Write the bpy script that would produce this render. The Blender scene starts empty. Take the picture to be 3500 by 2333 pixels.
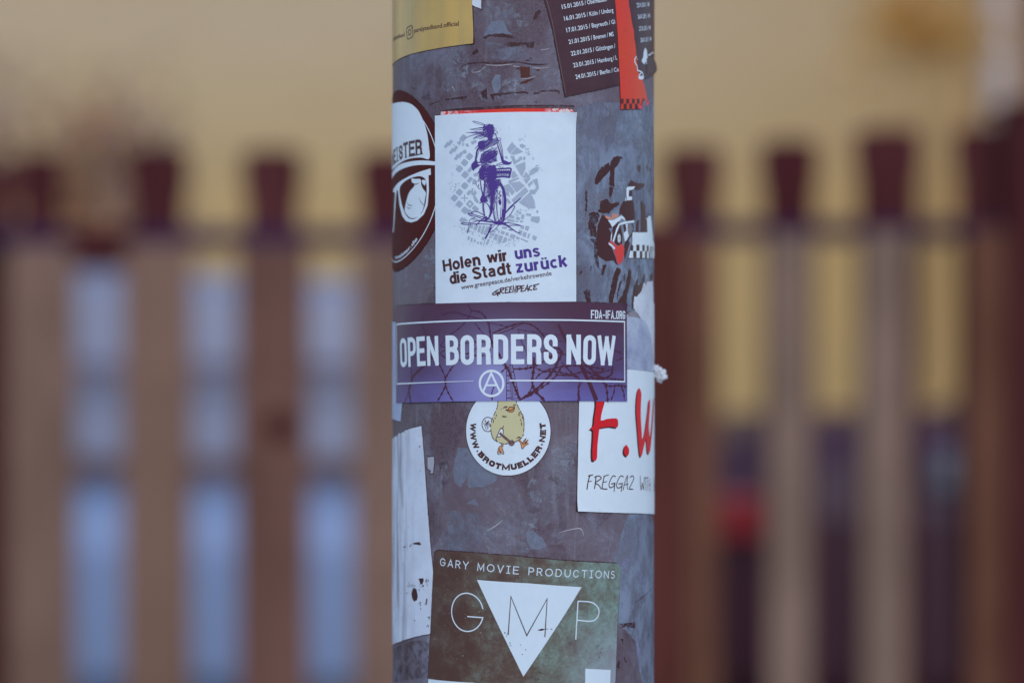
import bpy, bmesh, math, random
from mathutils import Vector, noise
from mathutils.geometry import tessellate_polygon

scene = bpy.context.scene
COL = scene.collection
random.seed(7)
R = math.radians

# ------------------------------------------------------------------ camera, sky, sun, exposure
CAM_Z = 1.25
LENS = 85.0
FPX = LENS / 36.0 * 3500.0
POLE_R = 0.0665
POLE_X, POLE_Y = 0.005727, 1.2326

cd = bpy.data.cameras.new('camera')
cam = bpy.data.objects.new('camera', cd)
COL.objects.link(cam)
cam.location = (0, 0, CAM_Z)
cam.rotation_euler = (math.pi / 2, 0, 0)
cd.lens = LENS
cd.sensor_width = 36.0
cd.clip_start = 0.05
cd.clip_end = 500
cd.dof.use_dof = True
cd.dof.focus_distance = POLE_Y - POLE_R + 0.006
cd.dof.aperture_fstop = 3.2
scene.camera = cam

SUN_EL, SUN_AZ = R(50), R(170)          # azimuth clockwise from +Y
world = bpy.data.worlds.new('World')
scene.world = world
world.use_nodes = True
wn = world.node_tree
bg = wn.nodes['Background']
sky = wn.nodes.new('ShaderNodeTexSky')
sky.sky_type = 'NISHITA'
sky.sun_disc = False
sky.sun_elevation = SUN_EL
sky.sun_rotation = SUN_AZ
sky.air_density = 1.0
sky.dust_density = 0.3
sky.ozone_density = 5.0
wn.links.new(sky.outputs[0], bg.inputs[0])
bg.inputs[1].default_value = 0.15

sd = bpy.data.lights.new('sun', 'SUN')
sd.energy = 0.5
sd.angle = R(40)
sd.color = (1.0, 0.98, 0.95)
sun = bpy.data.objects.new('sun', sd)
COL.objects.link(sun)
sv = Vector((math.sin(SUN_AZ) * math.cos(SUN_EL), math.cos(SUN_AZ) * math.cos(SUN_EL), math.sin(SUN_EL)))
sun.rotation_euler = sv.to_track_quat('Z', 'Y').to_euler()
sun.location = (4, -4, 6)

vs = scene.view_settings
vs.view_transform = 'Standard'
vs.look = 'None'
vs.exposure = 0.8
vs.gamma = 1.0
vs.use_curve_mapping = False
scene.cycles.use_denoising = True

# ------------------------------------------------------------------ colours and materials
LIGHT = (0.585, 0.785, 1.09)            # what a white surface facing the lens receives

def lin(c):
    c = c / 255.0
    return c / 12.92 if c <= 0.04045 else ((c + 0.055) / 1.055) ** 2.4

def alb(r, g, b):
    return tuple(max(0.005, min(0.86, lin(v) / l - 0.017)) for v, l in zip((r, g, b), LIGHT)) + (1.0,)

class NT:
    def __init__(s, name, rough=0.6, spec=0.3, metal=0.0):
        s.m = bpy.data.materials.new(name)
        s.m.use_nodes = True
        s.t = s.m.node_tree
        s.b = s.t.nodes['Principled BSDF']
        s.b.inputs['Roughness'].default_value = rough
        s.b.inputs['Specular IOR Level'].default_value = spec
        s.b.inputs['Metallic'].default_value = metal
    def n(s, typ, **kw):
        nd = s.t.nodes.new(typ)
        for k, v in kw.items():
            setattr(nd, k, v)
        return nd
    def l(s, a, b):
        s.t.links.new(a, b)
    def coord(s, uv=False, scale=(1, 1, 1), loc=(0, 0, 0), rot=(0, 0, 0)):
        tc = s.n('ShaderNodeTexCoord')
        mp = s.n('ShaderNodeMapping')
        mp.inputs['Scale'].default_value = scale
        mp.inputs['Location'].default_value = loc
        mp.inputs['Rotation'].default_value = rot
        s.l(tc.outputs['UV' if uv else 'Object'], mp.inputs['Vector'])
        return mp.outputs['Vector']
    def noise(s, vec, scale, detail=4, rough=0.6, dist=0.0):
        nd = s.n('ShaderNodeTexNoise')
        nd.inputs['Scale'].default_value = scale
        nd.inputs['Detail'].default_value = detail
        nd.inputs['Roughness'].default_value = rough
        nd.inputs['Distortion'].default_value = dist
        s.l(vec, nd.inputs['Vector'])
        return nd.outputs['Fac']
    def ramp(s, fac, p0, p1, c0=(0, 0, 0, 1), c1=(1, 1, 1, 1)):
        nd = s.n('ShaderNodeValToRGB')
        e = nd.color_ramp.elements
        e[0].position, e[1].position = p0, p1
        e[0].color, e[1].color = c0, c1
        s.l(fac, nd.inputs[0])
        return nd.outputs[0]
    def mix(s, fac, a, b, mode='MIX'):
        nd = s.n('ShaderNodeMix', data_type='RGBA', blend_type=mode)
        if isinstance(fac, (int, float)):
            nd.inputs[0].default_value = fac
        else:
            s.l(fac, nd.inputs[0])
        for i, v in ((6, a), (7, b)):
            if isinstance(v, tuple):
                nd.inputs[i].default_value = v
            else:
                s.l(v, nd.inputs[i])
        return nd.outputs[2]
    def mul(s, a, b, op='MULTIPLY'):
        nd = s.n('ShaderNodeMath', operation=op)
        for i, v in enumerate((a, b)):
            if isinstance(v, (int, float)):
                nd.inputs[i].default_value = v
            else:
                s.l(v, nd.inputs[i])
        return nd.outputs[0]
    def base(s, c):
        if isinstance(c, tuple):
            s.b.inputs['Base Color'].default_value = c
        else:
            s.l(c, s.b.inputs['Base Color'])
    def bump(s, h, strength, dist):
        nd = s.n('ShaderNodeBump')
        nd.inputs['Strength'].default_value = strength
        nd.inputs['Distance'].default_value = dist
        s.l(h, nd.inputs['Height'])
        s.l(nd.outputs[0], s.b.inputs['Normal'])
    def alpha(s, a):
        s.l(a, s.b.inputs['Alpha'])

def paper(name, c, c2=None, wear=0.25, speck=0.0, rough=0.5, seed=0.0, grain=1.0, streak=False):
    """printed paper or vinyl: slight mottling, fine fibres, optional black specks"""
    t = NT(name, rough=rough, spec=0.25)
    uv = t.coord(True, loc=(seed, seed * 0.7, 0))
    a = alb(*c)
    b = alb(*(c2 or tuple(v * 0.88 for v in c)))
    n1 = t.noise(uv, 60, 5, 0.65)
    col = t.mix(t.mul(t.ramp(n1, 0.35, 0.72), wear), a, b)
    n2 = t.noise(uv, 1400, 2, 0.6)
    col = t.mix(t.ramp(n2, 0.3, 0.7), col, tuple(min(.86, v * (1 - .05 * grain)) for v in a[:3]) + (1,)) if c2 is None and wear < .2 else col
    if streak:
        sv_ = t.coord(True, scale=(170, 18, 1), loc=(seed, 0, 0), rot=(0, 0, -0.10))
        st = t.noise(sv_, 1.0, 5, 0.65, 0.4)
        sp_ = t.n('ShaderNodeSeparateXYZ'); t.l(t.coord(True), sp_.inputs[0])
        mr_ = t.n('ShaderNodeMapRange'); mr_.inputs[1].default_value = A(1425, 1900)[0]; mr_.inputs[2].default_value = A(1362, 1900)[0]; t.l(sp_.outputs[0], mr_.inputs[0])
        col = t.mix(t.mul(t.mul(t.ramp(st, 0.46, 0.62), mr_.outputs[0]), .8), col, alb(104, 96, 112))
    if speck:
        n3 = t.noise(uv, 420, 3, 0.7)
        n4 = t.noise(uv, 45, 3, 0.6)
        m = t.mul(t.ramp(n3, 0.66, 0.70), t.ramp(n4, 0.45, 0.6))
        col = t.mix(t.mul(m, speck), col, alb(78, 55, 62))
    t.base(col)
    hgt = t.mul(t.mul(n2, .06), t.noise(uv, 36, 3, .5), 'ADD')
    t.bump(hgt, 0.35, 0.0012)
    return t.m

def plain(name, c, rough=0.6, spec=0.3, metal=0.0, var=0.15, scale=6.0, c2=None):
    t = NT(name, rough=rough, spec=spec, metal=metal)
    v = t.coord()
    n = t.noise(v, scale, 5, 0.6)
    a = alb(*c)
    b = alb(*c2) if c2 else tuple(x * (1 - var * 2) for x in a[:3]) + (1,)
    t.base(t.mix(t.ramp(n, 0.3, 0.7), a, b))
    return t.m

# ------------------------------------------------------------------ tagging helpers
def tag(o, label=None, cat=None, group=None, kind=None):
    if label: o['label'] = label
    if cat: o['category'] = cat
    if group: o['group'] = group
    if kind: o['kind'] = kind
    return o

def empty(name, loc=(0, 0, 0), rz=0):
    o = bpy.data.objects.new(name, None)
    o.empty_display_size = 0.05
    COL.objects.link(o)
    o.location = loc
    o.rotation_euler = (0, 0, rz)
    return o

def link(name, bm, mat, parent=None, smooth=False):
    me = bpy.data.meshes.new(name)
    bm.to_mesh(me)
    bm.free()
    o = bpy.data.objects.new(name, me)
    COL.objects.link(o)
    if mat: me.materials.append(mat)
    if smooth:
        for p in me.polygons: p.use_smooth = True
    if parent: o.parent = parent
    return o

def box(bm, x0, x1, y0, y1, z0, z1, bev=0.0):
    vs_ = [bm.verts.new(p) for p in ((x0, y0, z0), (x1, y0, z0), (x1, y1, z0), (x0, y1, z0),
                                     (x0, y0, z1), (x1, y0, z1), (x1, y1, z1), (x0, y1, z1))]
    fs = [bm.faces.new([vs_[i] for i in f]) for f in ((0, 3, 2, 1), (4, 5, 6, 7), (0, 1, 5, 4), (1, 2, 6, 5), (2, 3, 7, 6), (3, 0, 4, 7))]
    if bev:
        es = set(e for f in fs for e in f.edges)
        bmesh.ops.bevel(bm, geom=list(es), offset=bev, segments=2, affect='EDGES', profile=0.5)

def lathe(bm, prof, n=48, c=(0, 0, 0), axis='Z'):
    rings = []
    for r, h in prof:
        ring = []
        for i in range(n):
            a = 2 * math.pi * i / n
            p = (r * math.cos(a), r * math.sin(a), h) if axis == 'Z' else (r * math.cos(a), h, r * math.sin(a))
            ring.append(bm.verts.new((p[0] + c[0], p[1] + c[1], p[2] + c[2])))
        rings.append(ring)
    for k in range(len(rings) - 1):
        for i in range(n):
            j = (i + 1) % n
            bm.faces.new((rings[k][i], rings[k][j], rings[k + 1][j], rings[k + 1][i]))
    bm.faces.new(list(reversed(rings[0])))
    bm.faces.new(rings[-1])
    bmesh.ops.recalc_face_normals(bm, faces=bm.faces)

# ------------------------------------------------------------------ the unrolled skin of the post
# A point of the skin is (a, z): arc length round the post and height. A() finds it from a position in the photograph.
PXM = (POLE_Y - POLE_R) / FPX           # one photograph pixel on the front of the post, in metres
XC, HW = 1788.5, 446.5

def A(X, Y):
    s = (X - XC) / HW
    sc = max(-0.985, min(0.985, s))
    dx = (sc * HW + XC - 1750.0) / FPX
    aa = dx * dx + 1
    bb = -2 * (dx * POLE_X + POLE_Y)
    cc = POLE_X ** 2 + POLE_Y ** 2 - POLE_R ** 2
    disc = max(0.0, bb * bb - 4 * aa * cc)
    t = (-bb - math.sqrt(disc)) / (2 * aa)
    th = math.atan2(dx * t - POLE_X, POLE_Y - t)
    th += (s - sc) * 6.0
    z = CAM_Z - (Y - 1166.5) / FPX * (POLE_Y - POLE_R * math.cos(th))
    return (POLE_R * th, z)

def crop(x0, y0, s):
    return lambda x, y: A(x0 + x / s, y0 + y / s)

def pl(f, *pts):
    return [f(*p) for p in pts]

c1 = crop(1300, 0, 3.92)
c2 = crop(1800, 0, 3.92)
c3 = crop(1300, 280, 3.92)
c4 = crop(1300, 600, 3.92)
c5 = crop(1480, 360, 3.92)
c6 = crop(1480, 700, 4.356)
c7 = crop(1320, 1000, 3.92)
c7b = crop(1740, 1000, 3.92)
c8 = crop(1560, 1340, 4.9)
c9 = crop(1900, 1260, 2.903)
c10 = crop(1300, 1400, 3.135)
c11 = crop(1300, 1850, 3.246)
c12 = crop(1450, 1850, 3.246)
c12b = crop(1800, 1850, 3.246)
c13 = crop(1950, 500, 4.354)
c14 = crop(1950, 800, 4.354)
c15 = crop(1560, 620, 6.273)
c16 = crop(1500, 0, 3.92)
c17 = crop(1500, 1500, 3.92)

def V2(p): return Vector((p[0], p[1]))

def rough(poly, amp, step=6, seed=0, closed=True):
    """torn edge: resample and push points off the line; amp and step in photograph pixels"""
    out = []
    n = len(poly)
    for i in range(n if closed else n - 1):
        p, q = V2(poly[i]), V2(poly[(i + 1) % n])
        L = (q - p).length
        k = max(1, int(L / (step * PXM)))
        nn = Vector((-(q - p).y, (q - p).x)).normalized() if L > 0 else Vector((0, 0))
        for j in range(k):
            t = p.lerp(q, j / k)
            s = noise.noise(Vector((t.x * 900 + seed, t.y * 900, seed * 1.3))) + 0.6 * noise.noise(Vector((t.x * 3200 + seed, t.y * 3200, seed)))
            out.append(tuple(t + nn * s * amp * PXM))
    if not closed: out.append(poly[-1])
    return out

def smooth(pts, n=6, closed=False):
    P = [V2(p) for p in pts]
    out = []
    m = len(P)
    rng = range(m) if closed else range(m - 1)
    for i in rng:
        p0 = P[(i - 1) % m] if (closed or i > 0) else P[i]
        p1, p2 = P[i], P[(i + 1) % m]
        p3 = P[(i + 2) % m] if (closed or i + 2 < m) else p2
        for k in range(n):
            t = k / n
            out.append(tuple(0.5 * ((2 * p1) + (p2 - p0) * t + (2 * p0 - 5 * p1 + 4 * p2 - p3) * t * t + (3 * p1 - p0 - 3 * p2 + p3) * t ** 3)))
    if not closed: out.append(tuple(P[-1]))
    return out

def ell(c, rx, ry, a0=0, a1=360, n=28, rot=0):
    """ellipse arc in skin space; radii in photograph pixels"""
    out = []
    full = abs(a1 - a0) >= 360
    for i in range(n if full else n + 1):
        t = R(a0 + (a1 - a0) * i / n)
        x, y = rx * math.cos(t) * PXM, ry * math.sin(t) * PXM
        r = R(rot)
        out.append((c[0] + x * math.cos(r) - y * math.sin(r), c[1] + x * math.sin(r) + y * math.cos(r)))
    return out

def corner(c, inward, L=.0055, k=.20):
    """height by which a corner of a sticker has come away from the post"""
    c = V2(c); d = Vector(inward).normalized()
    return lambda a, z: k * max(0.0, L - (Vector((a, z)) - c).dot(d)) ** 2 / L

class Art:
    """flat shapes on the skin of the post, bent round it when built"""
    def __init__(s):
        s.polys = []
        s.k = 0
    def tri(s, verts, faces):
        s.polys.append((verts, faces, s.k))
        s.k = (s.k + 1) % 16
    def poly(s, pts, holes=()):
        loops = [[Vector((p[0], p[1], 0)) for p in pts]] + [[Vector((p[0], p[1], 0)) for p in h] for h in holes]
        allv = [v for l in loops for v in l]
        s.tri([(v.x, v.y) for v in allv], [tuple(f) for f in tessellate_polygon(loops)])
        return s
    def stroke(s, pts, w, closed=False, cap=0.0, ends=None):
        """ribbon along a line; w in photograph pixels, a number or (start, end) or a list"""
        P = [V2(p) for p in pts]
        Q = [P[0]]
        for p in P[1:]:
            if (p - Q[-1]).length > 1e-7: Q.append(p)
        if closed and (Q[0] - Q[-1]).length < 1e-7: Q.pop()
        P = Q
        n = len(P)
        if n < 2: return s
        if isinstance(w, (int, float)): W = [w] * n
        elif len(w) == 2 or len(w) != n:
            W = []
            for i in range(n):
                t = i / (n - 1) * (len(w) - 1)
                a = min(int(t), len(w) - 2)
                W.append(w[a] + (w[a + 1] - w[a]) * (t - a))
        else: W = list(w)
        if cap and not closed:
            P[0] = P[0] - (P[1] - P[0]).normalized() * cap * PXM
            P[-1] = P[-1] + (P[-1] - P[-2]).normalized() * cap * PXM
        vs_ = []
        for i in range(n):
            a = P[(i - 1) % n] if (closed or i > 0) else None
            b = P[(i + 1) % n] if (closed or i < n - 1) else None
            d1 = (P[i] - a).normalized() if a is not None else None
            d2 = (b - P[i]).normalized() if b is not None else None
            if d1 is None: d1 = d2
            if d2 is None: d2 = d1
            t = (d1 + d2)
            if t.length < 1e-3: t = d2
            t.normalize()
            nn = Vector((-t.y, t.x))
            cosh = max(0.35, abs(nn.dot(Vector((-d2.y, d2.x)))))
            off = nn * (W[i] * 0.5 * PXM / cosh)
            vs_.append(tuple(P[i] + off))
            vs_.append(tuple(P[i] - off))
        fs = []
        for i in range(n if closed else n - 1):
            j = (i + 1) % n
            fs.append((2 * i, 2 * i + 1, 2 * j + 1))
            fs.append((2 * i, 2 * j + 1, 2 * j))
        s.tri(vs_, fs)
        return s
    def build(s, name, off, mat, parent=None, sheet=False, origin=None, lift=None):
        """off in millimetres above the steel; sheet gives the piece a cut edge down to the steel"""
        bm = bmesh.new()
        uvl = bm.loops.layers.uv.new('UVMap')
        for vs_, fs, k in s.polys:
            bv = [bm.verts.new((a, z, 0 if sheet else k)) for a, z in vs_]
            for f in fs:
                p, q, r = (vs_[i] for i in f)
                ar = (q[0] - p[0]) * (r[1] - p[1]) - (q[1] - p[1]) * (r[0] - p[0])
                if abs(ar) < 1e-16: continue
                ff = f if ar > 0 else (f[0], f[2], f[1])
                try: bm.faces.new([bv[i] for i in ff])
                except ValueError: pass
        if not bm.faces: raise Exception('empty ' + name)
        lo = min(v.co.x for v in bm.verts)
        hi = max(v.co.x for v in bm.verts)
        st = POLE_R * R(1.0 if lift else 2.0)
        k = math.floor(lo / st) + 1
        while k * st < hi:
            bmesh.ops.bisect_plane(bm, geom=bm.verts[:] + bm.edges[:] + bm.faces[:], plane_co=(k * st, 0, 0), plane_no=(1, 0, 0), dist=1e-9)
            k += 1
        if lift:                              # curling sheets need rows as well
            zlo = min(v.co.y for v in bm.verts); zhi = max(v.co.y for v in bm.verts)
            k = math.floor(zlo / st) + 1
            while k * st < zhi:
                bmesh.ops.bisect_plane(bm, geom=bm.verts[:] + bm.edges[:] + bm.faces[:], plane_co=(0, k * st, 0), plane_no=(0, 1, 0), dist=1e-9)
                k += 1
        for f in bm.faces:
            for lp in f.loops: lp[uvl].uv = (lp.vert.co.x, lp.vert.co.y)
        if origin is None:
            if parent is not None: org = parent['_org']
            else:
                ca = sum(v.co.x for v in bm.verts) / len(bm.verts)
                cz = sum(v.co.y for v in bm.verts) / len(bm.verts)
                th = ca / POLE_R
                org = (POLE_X + POLE_R * math.sin(th), POLE_Y - POLE_R * math.cos(th), cz)
        else: org = origin
        def place(a, z, o_):
            th = a / POLE_R
            r = POLE_R + o_
            return Vector((POLE_X + r * math.sin(th) - org[0], POLE_Y - r * math.cos(th) - org[1], z - org[2]))
        if sheet:
            be = [e for e in bm.edges if e.is_boundary]
            ext = []
            for e in be:
                f = e.link_faces[0]
                lp = [l_ for l_ in f.loops if l_.edge == e][0]
                ext.append((lp.vert, lp.link_loop_next.vert))
            low = {}
            for a_, b_ in ext:
                for v in (a_, b_):
                    if v not in low:
                        low[v] = bm.verts.new((v.co.x, v.co.y, -1))
            for a_, b_ in ext:
                try:
                    f = bm.faces.new((b_, a_, low[a_], low[b_]))
                    for lp in f.loops: lp[uvl].uv = (lp.vert.co.x, lp.vert.co.y)
                except ValueError: pass
        for v in bm.verts:
            a, z, k = v.co
            if sheet and k < -0.5: o_ = -2e-4 if not lift else lift(a, z) + off * 1e-3 - 2e-4
            else: o_ = off * 1e-3 + k * 2.5e-6 + (lift(a, z) if lift else 0)
            v.co = place(a, z, o_)
        o = link(name, bm, mat, parent)
        if parent is None:
            o.location = org
            o['_org'] = org
        return o

# ---- lettering set in the built-in font, laid along a line on the skin
_cache = {}
def glyphs(body, bold=0.0, space=1.0):
    key = (body, bold, space)
    if key in _cache: return _cache[key]
    cu = bpy.data.curves.new('lettering', 'FONT')
    cu.body = body
    cu.size = 1
    cu.fill_mode = 'FRONT'
    cu.offset = bold
    cu.space_character = space
    cu.resolution_u = 3
    ob = bpy.data.objects.new('lettering', cu)
    COL.objects.link(ob)
    dg = bpy.context.evaluated_depsgraph_get()
    ev = ob.evaluated_get(dg)
    me = ev.to_mesh()
    vs_ = [(v.co.x, v.co.y) for v in me.vertices]
    fs = []
    for p in me.polygons:
        ix = list(p.vertices)
        for i in range(1, len(ix) - 1): fs.append((ix[0], ix[i], ix[i + 1]))
    ev.to_mesh_clear()
    bpy.data.objects.remove(ob)
    bpy.data.curves.remove(cu)
    _cache[key] = (vs_, fs)
    return vs_, fs

def text(art, body, p0, p1, cap, bold=0.0, space=1.0, up=None):
    """p0, p1: ends of the baseline on the skin; cap: capital height in photograph pixels"""
    vs_, fs = glyphs(body, bold, space)
    x0 = min(v[0] for v in vs_); x1 = max(v[0] for v in vs_)
    P0, P1 = V2(p0), V2(p1)
    d = P1 - P0
    u = Vector((-d.y, d.x)).normalized() if up is None else Vector(up).normalized()
    h = cap * PXM / 0.682
    out = []
    for x, y in vs_:
        out.append(tuple(P0 + d * ((x - x0) / (x1 - x0)) + u * (y * h)))
    art.tri(out, fs)

def text_arc(art, body, c, r, a0, a1, cap, bold=0.0, space=1.0):
    """lettering along a circle, feet outwards, a in degrees (skin space), read left to right along the lower half"""
    vs_, fs = glyphs(body, bold, space)
    x0 = min(v[0] for v in vs_); x1 = max(v[0] for v in vs_)
    h = cap * PXM / 0.682
    out = []
    for x, y in vs_:
        t = R(a0 + (a1 - a0) * (x - x0) / (x1 - x0))
        rr = r * PXM - y * h
        out.append((c[0] + rr * math.cos(t), c[1] + rr * math.sin(t)))
    art.tri(out, fs)

# ---- drawn capitals made of strokes in a unit box
def arc(cx, cy, rx, ry, a0, a1, n=7):
    return [(cx + rx * math.cos(R(a0 + (a1 - a0) * i / n)), cy + ry * math.sin(R(a0 + (a1 - a0) * i / n))) for i in range(n + 1)]

def capital(ch, ry=0.19):
    q = min(ry, 0.25)
    if ch == 'O': return [('c', arc(.5, 1 - ry, .5, ry, 180, 0) + arc(.5, ry, .5, ry, 0, -180))]
    if ch == 'D': return [('c', [(0, 0), (0, 1)] + arc(.45, 1 - ry, .55, ry, 90, 0) + arc(.45, ry, .55, ry, 0, -90))]
    if ch == 'P': return [('o', [(0, 0), (0, 1)] + arc(.45, .74 if q > .2 else 1 - q, .55, q + (.0 if q <= .2 else .01), 90, 0, 6) + arc(.45, .43 + q, .55, q, 0, -90, 6) + [(0, .43)])]
    if ch == 'R': return [('o', [(0, 0), (0, 1)] + arc(.42, 1 - q, .55, q, 90, 0, 6) + arc(.42, .48 + q, .55, q, 0, -90, 6) + [(0, .48)]),
                          ('o', [(.5, .48), (1, 0)] if ry > .3 else [(.55, .48), (.85, .44), (.95, .32), (.97, 0)])]
    if ch == 'B': return [('c', [(0, 0), (0, 1)] + arc(.42, 1 - q, .53, q, 90, 0, 5) + arc(.42, .53 + q, .53, q, 0, -80, 5) + arc(.42, .53 - q, .58, q, 80, 0, 5) + arc(.42, q, .58, q, 0, -90, 5)),
                          ('o', [(0, .53), (.55, .53)])]
    if ch == 'E': return [('o', [(1, 1), (0, 1), (0, 0), (1, 0)]), ('o', [(0, .52), (.86, .52)])]
    if ch == 'F': return [('o', [(1, 1), (0, 1), (0, 0)]), ('o', [(0, .5), (.85, .5)])]
    if ch == 'L': return [('o', [(0, 1), (0, 0), (1, 0)])]
    if ch == 'N': return [('o', [(0, 0), (0, 1)]), ('o', [(0.02, .97), (.98, .03)]), ('o', [(1, 0), (1, 1)])]
    if ch == 'M': return [('o', [(0, 0), (.03, 1), (.5, .12), (.97, 1), (1, 0)])]
    if ch == 'W': return [('o', [(0, 1), (.24, 0)]), ('o', [(.24, 0), (.5, .97)]), ('o', [(.5, .97), (.76, 0)]), ('o', [(.76, 0), (1, 1)])]
    if ch == 'V': return [('o', [(0, 1), (.5, 0), (1, 1)])]
    if ch == 'Y': return [('o', [(0, 1), (.5, .45), (1, 1)]), ('o', [(.5, .45), (.5, 0)])]
    if ch == 'A': return [('o', [(0, 0), (.5, 1), (1, 0)]), ('o', [(.2, .28), (.8, .28)])]
    if ch == 'T': return [('o', [(0, 1), (1, 1)]), ('o', [(.5, 1), (.5, 0)])]
    if ch == 'I': return [('o', [(.5, 1), (.5, 0)])]
    if ch == 'J': return [('o', [(0, 1), (1, 1)]), ('o', [(0, 0), (1, 0)]), ('o', [(.5, 1), (.5, 0)])]   # I with bars
    if ch == 'U': return [('o', [(0, 1)] + arc(.5, ry if ry < .4 else .42, .5, ry if ry < .4 else .42, 180, 360) + [(1, 1)])]
    if ch == 'C': return [('o', arc(.5, 1 - ry, .5, ry, 35, 180) + arc(.5, ry, .5, ry, 180, 325))]
    if ch == 'G': return [('o', arc(.5, 1 - ry, .5, ry, 35 if ry > .3 else 0, 180) + arc(.5, ry, .5, ry, 180, 340 if ry > .3 else 360) + [(1, .45), (.55, .45)])]
    if ch == 'S':
        if ry > .3: return [('o', arc(.5, .76, .46, .24, 40, 270, 8) + arc(.5, .26, .5, .26, 90, -140, 8))]
        return [('o', [(1, .72), (1, 1 - ry)] + arc(.5, 1 - ry, .5, ry, 0, 180) + [(0, .74), (.12, .6), (.88, .4), (1, .27)] + arc(.5, ry, .5, ry, 0, -180) + [(0, .3)])]
    if ch == '-': return [('o', [(0, .42), (1, .42)])]
    if ch == '.': return [('o', [(0.3, 0.01), (.7, .01)])]
    if ch == 'Z': return [('o', [(0, 1), (1, 1), (0, 0), (1, 0)])]
    if ch == 'H': return [('o', [(0, 0), (0, 1)]), ('o', [(1, 0), (1, 1)]), ('o', [(0, .5), (1, .5)])]
    return []

def letter(art, ch, bl, br, h, sw, ry=0.19, lean=0.0):
    """bl, br: lower corners of the letter on the skin, h and stroke width in photograph pixels"""
    B0, B1 = V2(bl), V2(br)
    d = (B1 - B0)
    W = d.length
    d.normalize()
    u = Vector((-d.y, d.x))
    hw = sw * 0.5 * PXM
    H = h * PXM
    for kind, pts in capital(ch, ry):
        P = []
        for x, y in pts:
            yy = hw + y * (H - 2 * hw)
            xx = hw + x * (W - 2 * hw) if ch not in 'I.' else x * W
            P.append(tuple(B0 + d * (xx + lean * yy) + u * yy))
        art.stroke(P, sw, closed=(kind == 'c'), cap=sw * 0.5 if kind == 'o' else 0)

def lettering(art, body, p0, p1, h, sw, widths, gap, ry=0.5, lean=0.0):
    """a line of drawn capitals between two baseline ends; relative widths"""
    tot = 0
    for i, ch in enumerate(body):
        tot += widths.get(ch, widths['*'])
        if i < len(body) - 1: tot += gap
    P0, P1 = V2(p0), V2(p1)
    x = 0
    for ch in body:
        w = widths.get(ch, widths['*'])
        if ch != ' ':
            letter(art, 'J' if (ch == 'I' and 'J' in widths) else ch, tuple(P0.lerp(P1, x / tot)), tuple(P0.lerp(P1, (x + w) / tot)), h, sw, ry, lean)
        x += w + gap

def grotesque(ch):
    # bold sans letters, capital height 1: (advance width, [(closed, points, stroke width)])
    w = .245
    G = {
        'H': (.74, [(0, [(.1, 0), (.1, 1)], w), (0, [(.64, 0), (.64, 1)], w), (0, [(.1, .52), (.64, .52)], .17)]),
        'l': (.2, [(0, [(.1, 0), (.1, 1)], w)]),
        'i': (.2, [(0, [(.1, 0), (.1, .73)], w), (0, [(.1, .83), (.1, 1.0)], w)]),
        'o': (.62, [(1, arc(.31, .365, .21, .28, 0, 350, 20), .19)]),
        'n': (.58, [(0, [(.1, 0), (.1, .73)], w), (0, arc(.29, .44, .18, .2, 170, 0, 8) + [(.47, 0)], .195)]),
        'u': (.58, [(0, [(.48, 0), (.48, .73)], w), (0, [(.11, .73), (.11, .28)] + arc(.29, .28, .18, .2, 190, 350, 8), .195)]),
        'r': (.40, [(0, [(.1, 0), (.1, .73)], w), (0, arc(.32, .41, .22, .22, 170, 88, 6), .19)]),
        'e': (.60, [(0, [(.12, .36), (.50, .36)] + arc(.305, .365, .2, .28, 0, 318, 18), .165)]),
        'c': (.57, [(0, arc(.305, .365, .2, .28, 48, 312, 16), .185)]),
        'a': (.58, [(0, [(.45, 0), (.45, .5)] + arc(.28, .48, .17, .165, 10, 165, 8), .175), (0, [(.45, .42), (.26, .385)] + arc(.24, .225, .14, .145, 90, 270, 8) + [(.34, .09), (.45, .17)], .16)]),
        'd': (.62, [(0, [(.52, 0), (.52, 1)], w), (1, arc(.31, .365, .2, .28, 0, 350, 20), .185)]),
        't': (.36, [(0, [(.17, .94), (.17, .2)] + arc(.28, .2, .11, .12, 190, 270, 4) + [(.35, .08)], .18), (0, [(0, .67), (.35, .67)], .125)]),
        'S': (.70, [(0, arc(.35, .74, .235, .175, 15, 262, 12) + arc(.35, .285, .25, .2, 82, -165, 12), .185)]),
        's': (.55, [(0, arc(.275, .53, .17, .125, 15, 262, 10) + arc(.275, .215, .18, .14, 82, -165, 10), .155)]),
        'w': (.86, [(0, [(.09, .73), (.25, .04)], .18), (0, [(.25, .04), (.43, .70)], .16), (0, [(.43, .70), (.61, .04)], .16), (0, [(.61, .04), (.77, .73)], .18)]),
        'z': (.52, [(0, [(.04, .655), (.47, .655)], .15), (0, [(.40, .66), (.11, .08)], .2), (0, [(.03, .075), (.49, .075)], .15)]),
        'k': (.58, [(0, [(.1, 0), (.1, 1)], w), (0, [(.50, .73), (.14, .33)], .2), (0, [(.24, .44), (.50, 0)], .21)]),
    }
    G['ü'] = (.58, G['u'][1] + [(0, [(.19, .83), (.19, .98)], .16), (0, [(.40, .83), (.40, .98)], .16)])
    return G[ch]

def bold_word(art, body, p0, p1, cap, gap=.055):
    tot = sum(grotesque(c)[0] for c in body) + gap * (len(body) - 1)
    P0, P1 = V2(p0), V2(p1)
    d = P1 - P0
    u = Vector((-d.y, d.x)).normalized() * cap * PXM
    x = 0
    for c in body:
        w, st = grotesque(c)
        for cl, pts, sw in st:
            art.stroke([tuple(P0 + d * ((x + a_) / tot) + u * b_) for a_, b_ in pts], (sw + (.03 if sw < .24 else 0)) * cap, closed=bool(cl))
        x += w + gap

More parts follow.
